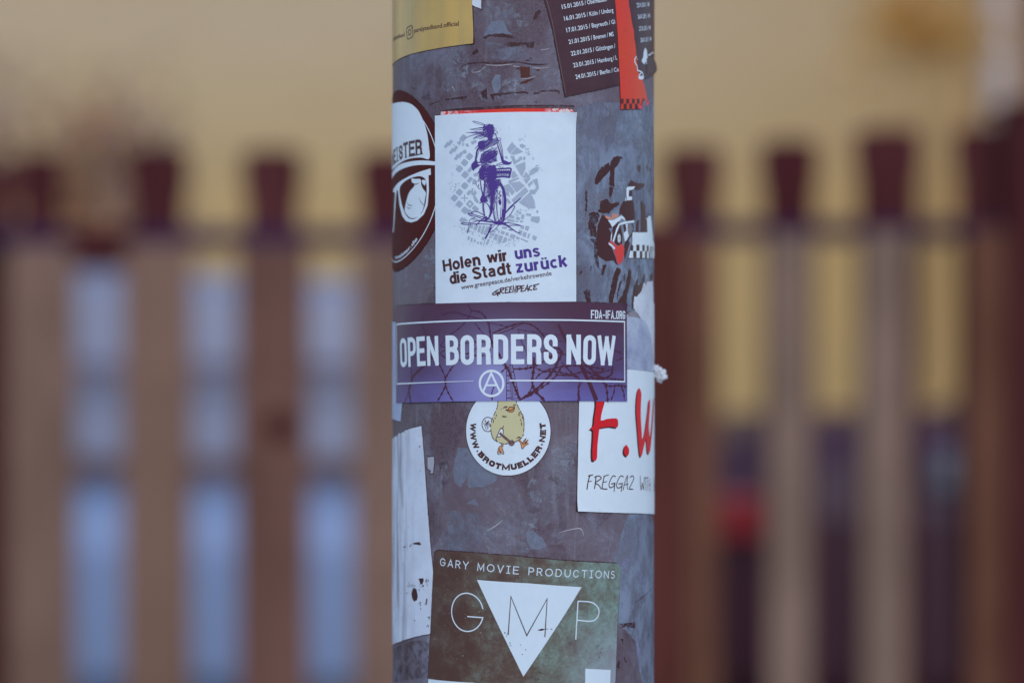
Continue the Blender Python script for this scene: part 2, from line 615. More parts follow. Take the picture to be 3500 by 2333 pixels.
def inside(p, poly):
    x, y = p
    c = False
    n = len(poly)
    j = n - 1
    for i in range(n):
        xi, yi = poly[i]; xj, yj = poly[j]
        if (yi > y) != (yj > y) and x < (xj - xi) * (y - yi) / (yj - yi) + xi: c = not c
        j = i
    return c

def hatch(art, poly, ang, gap, w, rnd, wob=1.2, keep=1.0):
    """scribbled parallel pen strokes filling an outline; gap and w in photograph pixels"""
    P = [V2(p) for p in poly]
    d = Vector((math.cos(R(ang)), math.sin(R(ang))))
    u = Vector((-d.y, d.x))
    us = [p.dot(u) for p in P]
    t = min(us)
    while t < max(us):
        xs = []
        for i in range(len(P)):
            a, b = P[i], P[(i + 1) % len(P)]
            ua, ub = a.dot(u), b.dot(u)
            if (ua > t) != (ub > t):
                k = (t - ua) / (ub - ua)
                xs.append((a.lerp(b, k)).dot(d))
        xs.sort()
        for i in range(0, len(xs) - 1, 2):
            if rnd.random() > keep: continue
            j = 2.5 * PXM
            a = d * (xs[i] - rnd.uniform(-j, j * 1.6)) + u * (t + rnd.uniform(-1, 1) * PXM)
            b = d * (xs[i + 1] + rnd.uniform(-j, j * 1.6)) + u * (t + rnd.uniform(-1, 1) * PXM)
            m = a.lerp(b, .5) + u * rnd.uniform(-wob, wob) * PXM
            art.stroke(smooth([tuple(a), tuple(m), tuple(b)], 4), (w * .7, w * 1.15, w * .75))
        t += gap * PXM

# ------------------------------------------------------------------ THE SETTING: yard, kerb, pavement, house
def struct(o): return tag(o, kind='structure')

t = NT('asphalt_mat', rough=0.9)
v = t.coord()
t.base(t.mix(t.ramp(t.noise(v, 2.0, 6, .7), .3, .7), (.045, .045, .05, 1), (.075, .072, .075, 1)))
t.bump(t.noise(v, 160, 3), .4, .004)
bm = bmesh.new(); box(bm, -60, 60, 4.2, 13.0, -0.4, -0.10)
struct(link('road', bm, t.m))
t = NT('paving_mat', rough=0.85)
v = t.coord()
br = t.n('ShaderNodeTexBrick')
t.l(v, br.inputs['Vector'])
br.inputs['Scale'].default_value = 1.0
br.inputs['Brick Width'].default_value = 0.4
br.inputs['Row Height'].default_value = 0.2
br.inputs['Mortar Size'].default_value = 0.004
br.inputs['Color1'].default_value = (.2, .19, .19, 1)
br.inputs['Color2'].default_value = (.26, .25, .24, 1)
br.inputs['Mortar'].default_value = (.07, .07, .07, 1)
t.base(br.outputs['Color'])
bm = bmesh.new(); box(bm, -60, 60, -30, 4.05, -0.4, 0.0)
struct(link('pavement', bm, t.m))
kerbm = plain('kerb_mat', (150, 145, 145), .85, var=.15, scale=20)
bm = bmesh.new(); box(bm, -60, 60, 4.05, 4.2, -0.4, 0.015, .01)
struct(link('kerb', bm, kerbm))
bm = bmesh.new(); box(bm, -60, 60, 13.0, 60, -0.4, 0.02)
struct(link('far_pavement', bm, t.m))
bm = bmesh.new(); box(bm, -400, 400, -400, 400, -1.0, -0.41)
struct(link('ground', bm, plain('soil_mat', (95, 90, 80), .95)))

# beige house front across the yard
HY = 16.0
house = empty('house', (0, HY, 0))
tag(house, 'beige rendered house front filling the blurred background', 'house')
t = NT('render_mat', rough=0.9, spec=.1)
v = t.coord()
n = t.noise(v, 0.35, 3, .5)
n2 = t.noise(v, 3.0, 5, .65)
sxz = t.n('ShaderNodeSeparateXYZ'); t.l(v, sxz.inputs[0])
zz = t.n('ShaderNodeMapRange'); zz.inputs[1].default_value = 3.3; zz.inputs[2].default_value = 2.1; t.l(sxz.outputs[2], zz.inputs[0])
xx = t.n('ShaderNodeMapRange'); xx.inputs[1].default_value = .6; xx.inputs[2].default_value = 3.6; t.l(sxz.outputs[0], xx.inputs[0])
cc = t.mix(zz.outputs[0], alb(172, 163, 146), alb(167, 150, 113))
cc = t.mix(t.mul(xx.outputs[0], .8), cc, alb(150, 126, 88))
cc = t.mix(t.mul(t.ramp(n, .35, .65), .25), cc, alb(160, 146, 120))
cc = t.mix(t.mul(t.ramp(n2, .4, .75), .2), cc, alb(140, 128, 104))
t.base(cc)
t.bump(t.noise(v, 60, 4), .4, .006)
wins = [(-8.6, -7.2, 1.1, 2.7), (-5.6, -4.2, 1.1, 2.7), (4.05, 5.45, 1.1, 2.7), (7.4, 8.8, 1.1, 2.7)] + [(x, x + 1.4, 4.6, 6.2) for x in (-8.6, -5.6, -2.2, .9, 4.05, 7.4)]
bm = bmesh.new()
xs = sorted(set([-12, 12] + [w[0] for w in wins] + [w[1] for w in wins]))
zs = sorted(set([0.0, 8.2] + [w[2] for w in wins] + [w[3] for w in wins]))
gv = {}
def gvert(x, z, y=0.0):
    k = (x, z, y)
    if k not in gv: gv[k] = bm.verts.new((x, y, z))
    return gv[k]
for i in range(len(xs) - 1):
    for j in range(len(zs) - 1):
        mx, mz = (xs[i] + xs[i + 1]) / 2, (zs[j] + zs[j + 1]) / 2
        if any(w[0] < mx < w[1] and w[2] < mz < w[3] for w in wins): continue
        bm.faces.new((gvert(xs[i], zs[j]), gvert(xs[i + 1], zs[j]), gvert(xs[i + 1], zs[j + 1]), gvert(xs[i], zs[j + 1])))
for w in wins:
    q = [(w[0], w[2]), (w[1], w[2]), (w[1], w[3]), (w[0], w[3])]
    for i in range(4):
        a, b = q[i], q[(i + 1) % 4]
        bm.faces.new((gvert(*a), gvert(*a, .18), gvert(*b, .18), gvert(*b)))
q = [(-12, 0), (12, 0), (12, 8), (-12, 8)]
for x in (-12, 12):
    bm.faces.new([bm.verts.new(p) for p in ((x, 0, 0), (x, 8, 0), (x, 8, 8.2), (x, 0, 8.2))])
link('wall', bm, t.m, house)
roofm = plain('roof_mat', (120, 75, 62), .8, var=.2, scale=8)
bm = bmesh.new()
rv = [bm.verts.new(p) for p in ((-12.4, -.4, 8.1), (12.4, -.4, 8.1), (12.4, 4, 11), (-12.4, 4, 11), (12.4, 8.4, 8.1), (-12.4, 8.4, 8.1))]
bm.faces.new((rv[0], rv[1], rv[2], rv[3])); bm.faces.new((rv[3], rv[2], rv[4], rv[5])); bm.faces.new((rv[1], rv[4], rv[2])); bm.faces.new((rv[0], rv[3], rv[5]))
link('roof', bm, roofm, house)
glassm = NT('window_glass', rough=.08, spec=.6); glassm.base((.03, .035, .045, 1)); glassm = glassm.m
framem = plain('window_frame_mat', (210, 215, 220), .5, var=.03)
for w in wins:
    bm = bmesh.new()
    f = .07
    for b in ((w[0], w[1], w[2], w[2] + f), (w[0], w[1], w[3] - f, w[3]), (w[0], w[0] + f, w[2] + f, w[3] - f), (w[1] - f, w[1], w[2] + f, w[3] - f),
              ((w[0] + w[1]) / 2 - f / 2, (w[0] + w[1]) / 2 + f / 2, w[2] + f, w[3] - f)):
        box(bm, b[0], b[1], .11, .17, b[2], b[3])
    fo = link('window', bm, framem, house)
    bm = bmesh.new(); box(bm, w[0] + f, w[1] - f, .13, .15, w[2] + f, w[3] - f); link('pane', bm, glassm, fo)
    bm = bmesh.new(); box(bm, w[0] - .06, w[1] + .06, -.08, .1, w[2] - .06, w[2] - .003); link('sill', bm, kerbm, fo)
shut = plain('shutter_mat', (112, 78, 62), .7, var=.2, scale=3)
for x0, x1, z0, z1 in ((3.42, 4.02, 1.1, 4.0), (5.48, 6.08, 1.1, 2.7)):
    bm = bmesh.new()
    box(bm, x0, x1, -.06, -.003, z0, z1)
    for k in range(int((z1 - z0 - .1) / .09)):
        box(bm, x0 + .06, x1 - .06, -.085, -.062, z0 + .07 + k * .09, z0 + .13 + k * .09)
    link('shutter', bm, shut, house)
pipe = plain('downpipe_mat', (186, 182, 190), .45, var=.05)
bm = bmesh.new(); lathe(bm, [(.085, 0), (.085, 8.0)], 20, (3.2, -.13, 0))
link('downpipe', bm, pipe, house, smooth=True)

# ------------------------------------------------------------------ plants beyond the fence
def leafy(name, label, cat, loc, rx, ry, rz_, zc, n, size, cols, trunk_r, seed, ncl=40, sp=.16):
    rnd = random.Random(seed)
    root = empty(name, loc)
    tag(root, label, cat)
    bm = bmesh.new()
    for k in range(7):
        a = rnd.uniform(0, 6.28)
        ex = Vector((math.cos(a) * rx * .6, math.sin(a) * ry * .6, zc + rz_ * rnd.uniform(-.4, .7)))
        p = Vector((0, 0, 0)); d = Vector((0, 0, zc * .5))
        prev = None
        for s_ in range(9):
            u = s_ / 8
            c = p * (1 - u) ** 2 + d * 2 * u * (1 - u) + ex * u * u
            r = trunk_r * (1 - .8 * u)
            ring = [bm.verts.new((c.x + r * math.cos(q * math.pi / 3), c.y + r * math.sin(q * math.pi / 3), c.z)) for q in range(6)]
            if prev:
                for q in range(6): bm.faces.new((prev[q], prev[(q + 1) % 6], ring[(q + 1) % 6], ring[q]))
            prev = ring
    link('trunk', bm, plain(name + '_bark', (95, 75, 70), .9, var=.2, scale=30), root)
    bms = [bmesh.new() for _ in cols]
    cl = [(Vector((rnd.gauss(0, .45) * rx, rnd.gauss(0, .45) * ry, zc + rnd.gauss(0, .45) * rz_)), rnd.randrange(len(cols))) for _ in range(ncl)]
    for _ in range(n):
        c, ci = cl[rnd.randrange(len(cl))]
        p = c + Vector((rnd.gauss(0, sp) * rx, rnd.gauss(0, sp) * ry, rnd.gauss(0, sp) * rz_))
        if p.z < .05: continue
        u = Vector((rnd.gauss(0, 1), rnd.gauss(0, 1), rnd.gauss(0, .6))).normalized()
        w_ = u.cross(Vector((rnd.gauss(0, 1), rnd.gauss(0, 1), rnd.gauss(0, 1)))).normalized()
        L = size * rnd.uniform(.6, 1.2)
        b = bms[ci]
        vs_ = [b.verts.new(p + u * L * q1 + w_ * L * q2) for q1, q2 in ((-.5, 0), (-.1, .28), (.5, 0), (-.1, -.28))]
        b.faces.new(vs_)
    for b, c in zip(bms, cols):
        if len(b.faces):
            tag(link('foliage', b, plain(name + '_leaf', c, .6, var=.2, scale=4), root), kind='stuff')
    return root

leafy('bush', 'mauve brown bush with dry leaves behind the white car', 'bush', (-1.96, 9.6, -.1), .60, .45, .66, 1.62, 10000, .07,
      [(142, 120, 114), (158, 136, 124), (130, 114, 126), (172, 138, 104)], .03, 3, 110, .22)
leafy('young_tree', 'young tree with ochre autumn leaves in front of the house', 'tree', (2.10, 12.6, 0), .36, .3, .26, 2.83, 420, .085,
      [(196, 152, 76), (180, 140, 76), (190, 154, 88)], .014, 5, 30, .25)

# ------------------------------------------------------------------ parked cars in the yard
def loft(bm, rings, cap=True):
    vr = [[bm.verts.new(p) for p in r] for r in rings]
    n = len(rings[0])
    for k in range(len(vr) - 1):
        for i in range(n - 1):
            bm.faces.new((vr[k][i], vr[k][i + 1], vr[k + 1][i + 1], vr[k + 1][i]))
    if cap:
        bm.faces.new(list(reversed(vr[0]))); bm.faces.new(vr[-1])
    bmesh.ops.recalc_face_normals(bm, faces=bm.faces)
    return vr

def car(name, label, rear_x, yc, gz, paint, deck, house_, glass, lampcol, cabin=None):
    """deck: (x, deck height, half width) from the rear bumper forward; house_: (x, base height, roof height)"""
    root = empty(name, (rear_x, yc, gz))
    tag(root, label, 'car')
    bm = bmesh.new()
    rings = []
    for x, z, w in deck:
        rings.append([(x, -w * .9, .22), (x, -w, .38), (x, -w * 1.0, z - .26), (x, -w * .955, z - .10), (x, -w * .76, z), (x, 0, z + .025),
                      (x, w * .76, z), (x, w * .955, z - .10), (x, w * 1.0, z - .26), (x, w, .38), (x, w * .9, .22)])
    loft(bm, rings)
    link('body', bm, paint, root, smooth=False)
    bm = bmesh.new()
    def gw(h, x=0): return .80 - .2 * h
    rg = []
    for x, zb, zr in house_:
        hgt = max(zr - zb, .02)
        rg.append([(x, -.80, zb - .06), (x, -.80 + .30 * (hgt - .05) if hgt > .06 else -.78, zr - .05), (x, -.80 + .30 * hgt + .06, zr), (x, 0, zr + .015),
                   (x, .80 - .30 * hgt - .06, zr), (x, .80 - .30 * (hgt - .05) if hgt > .06 else .78, zr - .05), (x, .80, zb - .06)])
    loft(bm, rg)
    link('roof', bm, cabin or paint, root)
    # side glass, standing on the sloping sides of the cabin
    def roofz(x):
        for i in range(len(house_) - 1):
            a, b = house_[i], house_[i + 1]
            if a[0] <= x <= b[0]:
                k = (x - a[0]) / (b[0] - a[0])
                return a[1] + (b[1] - a[1]) * k, a[2] + (b[2] - a[2]) * k
        return house_[-1][1:]
    x_lo, x_hi = house_[0][0], house_[-1][0]
    span = x_hi - x_lo
    cuts = [(x_lo + span * a, x_lo + span * b) for a, b in ((.09, .34), (.352, .60), (.612, .91))]
    for sgn in (-1, 1):
        for xa, xb in cuts:
            bm = bmesh.new()
            front, back = [], []
            for x, up in ((xa, 0), (xb, 0), (xb, 1), (xa, 1)):
                zb, zr = roofz(x)
                z = zb + .02 if not up else zr - .055
                y = (.80 - .30 * max(0, z - zb)) * sgn
                front.append(bm.verts.new((x, y + .012 * sgn, z)))
                back.append(bm.verts.new((x, y - .02 * sgn, z)))
            bm.faces.new(front); bm.faces.new(list(reversed(back)))
            for i in range(4): bm.faces.new((front[i], back[i], back[(i + 1) % 4], front[(i + 1) % 4]))
            bmesh.ops.recalc_face_normals(bm, faces=bm.faces)
            link('window', bm, glass, root)
    for (a, b), nm in (((0, 1), 'rear_window'), ((-1, -2), 'windscreen')):
        p, q = house_[a], house_[b]
        bm = bmesh.new()
        f = []
        dx = q[0] - p[0]
        o_ = -.02 if dx > 0 else .02
        for k, wd in ((.15, .68), (.88, .56)):
            x = p[0] + dx * k + o_
            z = p[2] + (q[2] - p[2]) * k + .02
            f.append([(x, -wd, z), (x, wd, z)])
        vs_ = [bm.verts.new(c) for c in (f[0][0], f[0][1], f[1][1], f[1][0])]
        bm.faces.new(vs_)
        ex = bmesh.ops.extrude_face_region(bm, geom=bm.faces[:])
        for e in ex['geom']:
            if isinstance(e, bmesh.types.BMVert): e.co.z -= .02
        bmesh.ops.recalc_face_normals(bm, faces=bm.faces)
        link(nm, bm, glass, root)
    rub = plain('tyre_mat', (62, 48, 52), .85, var=.1); rimm = plain('rim_mat', (150, 150, 158), .35, metal=.7, var=.05)
    L = deck[-1][0]
    for wx in (L * .19, L * .81):
        for sgn in (-1, 1):
            w = empty('wheel'); w.parent = root
            bm = bmesh.new(); y0 = .62 * sgn; y1 = .835 * sgn
            lathe(bm, [(.20, y0), (.30, y0), (.315, y0 + .03 * sgn), (.315, y1 - .03 * sgn), (.295, y1), (.20, y1)], 32, (wx, 0, .315), 'Y')
            link('tyre', bm, rub, w, smooth=False)
            bm = bmesh.new(); lathe(bm, [(.02, y1 + .004 * sgn), (.06, y1 + .006 * sgn), (.19, y1 - .01 * sgn), (.198, y1 - .05 * sgn)], 24, (wx, 0, .315), 'Y')
            link('rim', bm, rimm, w)
    zd = deck[1][1]
    for sgn in (-1, 1):
        bm = bmesh.new(); box(bm, -.02, .17, sgn * .835 - .015, sgn * .835 + .015, zd - .31, zd - .18, .01); box(bm, -.03, .03, min(sgn * .5, sgn * .82), max(sgn * .5, sgn * .82), zd - .31, zd - .18, .01)
        link('tail_light', bm, lampcol, root)
        bm = bmesh.new(); box(bm, L - .05, L + .03, min(sgn * .42, sgn * .74), max(sgn * .42, sgn * .74), .55, .70, .015)
        link('headlight', bm, framem, root)
        for hx in (house_[0][0] + span * .38, house_[0][0] + span * .66):
            bm = bmesh.new(); box(bm, hx, hx + .17, sgn * .87 - .012, sgn * .87 + .012, .80, .83, .005)
            link('door_handle', bm, rimm, root)
    bm = bmesh.new(); box(bm, -.09, .04, -.82, .82, .28, .50, .03); link('rear_bumper', bm, rub, root)
    bm = bmesh.new(); box(bm, L - .04, L + .08, -.80, .80, .24, .46, .03); link('front_bumper', bm, rub, root)
    return root

white = NT('white_car_paint', rough=.35, spec=.5); white.base(alb(130, 157, 207)); white = white.m
navy = NT('dark_car_paint', rough=.45, spec=.5); navy.base(alb(60, 40, 52)); navy = navy.m
cglass = NT('white_car_glass', rough=.2, spec=.5); cglass.base(alb(112, 120, 146)); cglass = cglass.m
dglass = NT('dark_car_glass', rough=.1, spec=.6); dglass.base(alb(80, 72, 90)); dglass = dglass.m
red = NT('tail_light_red', rough=.3, spec=.5); red.base(alb(118, 42, 52)); red = red.m
wroof = plain('white_car_cabin_paint', (114, 124, 152), .4, .4, var=.03)
car('white_car', 'white estate car parked behind the left part of the fence', -3.9, 7.9, -.1, white,
    [(0, .93, .80), (.25, 1.0, .85), (1.2, 1.0, .87), (2.4, 1.0, .87), (3.3, 1.0, .87), (4.0, .98, .84), (4.22, .62, .72)],
    [(.05, .98, 1.02), (.35, 1.0, 1.46), (1.3, 1.0, 1.54), (2.3, .99, 1.53), (3.05, .97, 1.38), (3.4, .95, .99)][:0] or
    [(.05, .98, 1.02), (.40, 1.0, 1.50), (1.4, 1.0, 1.56), (2.6, 1.0, 1.56), (4.0, .9, 1.52), (4.2, .8, .9)], cglass, red, cabin=wroof)
for z0, z1, c_, yy_ in ((.955, 1.015, (104, 92, 104), 7.9 - .90), (1.25, 1.29, (108, 106, 132), 7.9 - .83)):  # lower strip: belt trim; upper strip: added dark band across the windows
    bm = bmesh.new(); box(bm, .2, 4.0, -.006, .006, z0, z1, .003)
    o_ = link('dark_strip', bm, plain('dark_strip_mat', c_, .5), bpy.data.objects['white_car']); o_.location = (0, yy_ - 7.9, 0)
car('dark_car', 'dark saloon car with red tail light behind the right part of the fence', .57, 7.7, -.1, navy,
    [(0, 1.02, .78), (.15, 1.10, .84), (.9, 1.12, .86), (2.4, 1.0, .87), (3.4, .96, .85), (4.2, .82, .82), (4.45, .62, .72)],
    [(.95, 1.12, 1.14), (1.5, 1.05, 1.45), (2.2, 1.0, 1.5), (2.8, 1.0, 1.46), (3.5, .95, 1.0)], dglass, red)
bm = bmesh.new(); box(bm, .62, .74, -.886, -.86, .93, 1.04, .01)  # added pale panel for the lighter blurred patch on the flank
link('added_pale_panel', bm, plain('added_pale_panel_mat', (92, 98, 116), .4, .5, var=.03), bpy.data.objects['dark_car'])

# wheelie bin at the left edge
binm = plain('bin_mat', (84, 50, 48), .6, var=.1)
wb = empty('wheelie_bin', (-1.53, 5.85, -.1))
tag(wb, 'dark brown wheelie bin at the left edge behind the fence', 'bin')
bm = bmesh.new()
v8 = [bm.verts.new(p) for p in ((-.22, -.22, .08), (.22, -.22, .08), (.22, .24, .08), (-.22, .24, .08), (-.29, -.30, 1.06), (.29, -.30, 1.06), (.29, .32, 1.06), (-.29, .32, 1.06))]
for f in ((0, 3, 2, 1), (4, 5, 6, 7), (0, 1, 5, 4), (1, 2, 6, 5), (2, 3, 7, 6), (3, 0, 4, 7)): bm.faces.new([v8[i] for i in f])
bmesh.ops.bevel(bm, geom=bm.edges[:], offset=.02, segments=2, affect='EDGES')
link('bin_body', bm, binm, wb)
bm = bmesh.new(); box(bm, -.30, .30, -.33, .34, 1.065, 1.11, .02); link('lid', bm, binm, wb)
for s_ in (-1, 1):
    bm = bmesh.new(); lathe(bm, [(.1, .20 - .0), (.1, .25)], 24, (0, 0, 0), 'Y')
    o = link('wheel', bm, binm, wb); o.location = (s_ * .25, 0.05, .1); o.rotation_euler = (0, 0, 0)

# ------------------------------------------------------------------ wooden fence, 5 m away
FY = 5.0
fence = empty('wooden_fence', (0, FY, 0))
tag(fence, 'weathered brown wooden fence of tall dark pickets and lower boards behind the pole', 'fence')

def wood(name, c, seed):
    t = NT(name, rough=.8, spec=.15)
    v = t.coord(scale=(14, 14, 1.1), loc=(seed, seed, seed))
    n_ = t.noise(v, 2.2, 6, .65, 1.2)
    v2 = t.coord(loc=(seed * 2, 0, seed))
    k = t.noise(v2, 3.0, 3, .5)
    a = alb(*c); b = alb(*tuple(x * .78 for x in c)); d = alb(*tuple(min(255, x * 1.1) for x in c))
    t.base(t.mix(t.mul(t.ramp(k, .42, .68), .5), t.mix(t.ramp(n_, .3, .7), a, b), d))
    t.bump(n_, .3, .003)
    return t.m

def fx(X, y=FY): return (X - 1750) / FPX * y
def fz(Y, y=FY): return CAM_Z - (Y - 1166.5) / FPX * y

def plank(name, X0, X1, Ytop, y0, y1, mat, ztop_round=.0, zb=.06, parent=fence, head=0):
    x0, x1, zt = fx(X0, y0), fx(X1, y0), fz(Ytop, y0)
    bm = bmesh.new()
    n_ = 8
    prof = []
    for i in range(n_ + 1):
        u = i / n_
        prof.append((x0 + (x1 - x0) * u, zt - ztop_round * (1 - math.sqrt(max(0, 1 - (2 * u - 1) ** 2)))))
    pts = [(x0, zb), (x1, zb)] + list(reversed(prof))
    if head:                              # shaped head: wide at the top, drawn in to a narrower neck
        hx = head / FPX * y0
        zn = fz(Ytop + 120, y0); zm = fz(Ytop + 200, y0)
        pts = [(x0 + hx, zb), (x1 - hx, zb), (x1 - hx, zm), (x1 - hx * .6, (zm + zn) / 2), (x1, zn)] + list(reversed(prof)) + [(x0, zn), (x0 + hx * .6, (zm + zn) / 2), (x0 + hx, zm)]
    f = [bm.verts.new((x, y0 - FY, z)) for x, z in pts]
    b = [bm.verts.new((x, y1 - FY, z)) for x, z in pts]
    bm.faces.new(f); bm.faces.new(list(reversed(b)))
    for i in range(len(pts)):
        j = (i + 1) % len(pts)
        bm.faces.new((f[j], f[i], b[i], b[j]))
    bmesh.ops.recalc_face_normals(bm, faces=bm.faces)
    bmesh.ops.bevel(bm, geom=[e for e in bm.edges if abs(e.verts[0].co.y - e.verts[1].co.y) < 1e-6], offset=.003, segments=1, affect='EDGES')
    return link(name, bm, mat, parent)

dark_w = [wood('dark_picket_wood_%d' % i, c, i * 3.1) for i, c in enumerate([(76, 48, 55), (80, 52, 58), (74, 46, 53)])]
brown_w = [wood('board_wood_%d' % i, c, i * 2.3 + 1) for i, c in enumerate([(118, 100, 96), (116, 97, 92), (104, 82, 80), (120, 106, 102), (112, 92, 88), (102, 76, 69)])]
# rear row: tall dark pickets whose heads stand above the boards
for i, (X0, X1, Yt) in enumerate([(-330, -190, 545), (-120, 20, 562), (92, 176, 536), (466, 612, 512), (856, 1004, 518), (1250, 1392, 526), (1660, 1800, 516),
                                  (2296, 2440, 508), (2628, 2768, 486), (2952, 3118, 446), (3292, 3432, 440), (3700, 3840, 440), (4060, 4200, 440)]):
    o = plank('picket', X0 - 30, X1 + 30, Yt - 12, FY + .062, FY + .084, dark_w[i % 3], ztop_round=.012, head=14)
    o.data.name = 'picket'
# front row: lower brown boards
for i, (X0, X1, Yt, mi) in enumerate([(-340, -170, 835, 0), (50, 226, 838, 0), (446, 624, 832, 1), (838, 1024, 836, 2), (1236, 1420, 834, 0), (1640, 1830, 832, 1),
                                      (2345, 2458, 806, 5), (2622, 2776, 800, 3), (2946, 3106, 790, 3), (3312, 3470, 782, 5), (3700, 3860, 780, 4), (4060, 4220, 780, 3)]):
    plank('board', X0 - (26 if X0 < 1500 else -4), X1 + (26 if X0 < 1500 else -4), Yt, FY - .022, FY, brown_w[mi], ztop_round=.0)
plank('short_board', 236, 436, 772, FY - .022, FY, dark_w[0], zb=fz(905))
plank('board', 2150, 2343, 770, FY - .022, FY, wood('dark_board_wood', (86, 56, 58), 9.0))
# rails between the two rows
railm = wood('rail_wood', (56, 44, 76), 4.0)
for X0, X1, Ya, Yb in ((-900, 1985, 842, 780), (1990, 4700, 818, 756)):
    bm = bmesh.new(); box(bm, fx(X0), fx(X1), .002, .060, fz(Ya), fz(Yb), .004); link('rail', bm, railm, fence)
bm = bmesh.new(); box(bm, fx(-900), fx(4700), .002, .060, .30, .37, .004); link('rail', bm, railm, fence)
for X0, X1, Yt in ((3436, 3640, 384), (-640, -500, 500)):
    bm = bmesh.new(); box(bm, fx(X0), fx(X1), -.06, .10, 0, fz(Yt), .006); link('post', bm, dark_w[0], fence)
    bm = bmesh.new(); box(bm, fx(X0) - .01, fx(X1) + .01, -.07, .11, fz(Yt) + .001, fz(Yt) + .02, .004); link('post_cap', bm, dark_w[1], fence)
# a dark knot on the third board
bm = bmesh.new()
lathe(bm, [(.001, -.0265), (.018, -.0262), (.030, -.0245), (.034, -.0221)], 20, (fx(965), 0, fz(1455)), 'Y')
link('knot', bm, wood('knot_wood', (70, 40, 40), 2.0), fence)

# ------------------------------------------------------------------ THE POLE
POLE = empty('street_pole', (POLE_X, POLE_Y, 0))
POLE['_org'] = (POLE_X, POLE_Y, 0.0)
tag(POLE, 'scuffed grey steel pole standing in the middle covered with stickers', 'pole')

t = NT('galvanised_steel', rough=0.5, spec=0.4, metal=0.0)
v = t.coord()
vw = t.coord(scale=(1, 1, .7), loc=(3, 1, 7))
big = t.noise(vw, 9, 6, .68, .35)
mid = t.noise(v, 34, 6, .7, .5)
fine = t.noise(v, 210, 5, .75, .3)
vst = t.coord(scale=(60, 60, 6), rot=(0, 0.25, 0))
streak = t.noise(vst, 1.6, 6, .7, 1.5)
dk, md, lt = alb(75, 62, 77), alb(87, 84, 103), alb(114, 127, 156)
col = t.mix(t.ramp(mid, .42, .58), dk, md)
col = t.mix(t.mul(t.ramp(t.mul(t.mul(big, .55), t.mul(mid, .45), 'ADD'), .47, .58), .70), col, lt)
col = t.mix(t.mul(t.mul(t.ramp(fine, .50, .66), t.ramp(mid, .46, .60)), .8), col, alb(140, 146, 166))
col = t.mix(t.mul(t.ramp(fine, .48, .36), .35), col, alb(66, 50, 62))
col = t.mix(t.mul(t.ramp(streak, .56, .68), .45), col, alb(128, 138, 160))
vor = t.n('ShaderNodeTexVoronoi'); vor.inputs['Scale'].default_value = 24
wv = t.n('ShaderNodeVectorMath', operation='MULTIPLY_ADD')
wn3 = t.n('ShaderNodeTexNoise'); wn3.inputs['Scale'].default_value = 40; t.l(v, wn3.inputs['Vector'])
wv.inputs[1].default_value = (.03, .03, .03)
t.l(wn3.outputs['Color'], wv.inputs[0]); t.l(v, wv.inputs[2]); t.l(wv.outputs[0], vor.inputs['Vector'])
sep = t.n('ShaderNodeSeparateColor'); t.l(vor.outputs['Color'], sep.inputs[0])
col = t.mix(t.mul(t.ramp(sep.outputs[0], .70, .74), .30), col, alb(118, 116, 136))
col = t.mix(t.mul(t.ramp(sep.outputs[1], .72, .78), .30), col, alb(74, 58, 70))
dots = t.noise(v, 520, 2, .5)
col = t.mix(t.mul(t.ramp(dots, .70, .74), .6), col, alb(72, 52, 60))
t.base(col)
rr = t.ramp(mid, .3, .7, (.42, .42, .42, 1), (.62, .62, .62, 1))
t.l(rr, t.b.inputs['Roughness'])
grain = t.noise(v, 1100, 2, .5)
col = t.mix(t.mul(t.ramp(grain, .38, .62), .30), col, alb(124, 124, 144))
col = t.mix(t.mul(t.ramp(grain, .50, .34), .30), col, alb(66, 50, 62))
t.base(col)
hh = t.mul(t.mul(fine, .5), t.mul(mid, 1.0), 'ADD')
t.bump(hh, .5, .0008)
STEEL = t.m
bm = bmesh.new()
N = 360
zs = [0.02 + 4.5 * i / 12 for i in range(13)]
rings = [[bm.verts.new((POLE_R * math.cos(2 * math.pi * i / N), POLE_R * math.sin(2 * math.pi * i / N), z)) for i in range(N)] for z in zs]
for k in range(len(rings) - 1):
    for i in range(N):
        j = (i + 1) % N
        bm.faces.new((rings[k][i], rings[k][j], rings[k + 1][j], rings[k + 1][i]))
link('shaft', bm, STEEL, POLE, smooth=True)
bm = bmesh.new(); lathe(bm, [(.075, 0), (.16, 0), (.16, .018), (.075, .018)], 64)
link('base_plate', bm, STEEL, POLE)

def film(name, c, lo=.35, hi=.6, scale=120, strength=.9, c2=None, stretch=(1, 1, 1), rot=(0, 0, 0), rough_=.5, big_=None):
    """thin residue that lets the steel show through where it has worn away"""
    t = NT(name, rough=rough_, spec=.3)
    v = t.coord(True, scale=stretch, rot=rot)
    n_ = t.noise(v, scale, 6, .7, .3)
    a = alb(*c)
    if c2:
        t.base(t.mix(t.ramp(t.noise(v, scale * .35, 5, .6), .38, .64), a, alb(*c2)))
    else:
        t.base(t.mix(t.ramp(t.noise(v, scale * 2, 4, .6), .3, .7), a, alb(*tuple(x * .86 for x in c))))
    al = t.mul(t.ramp(n_, lo, hi), strength)
    if big_: al = t.mul(al, t.ramp(t.noise(v, big_, 3, .6), .38, .6))
    t.alpha(al)
    return t.m

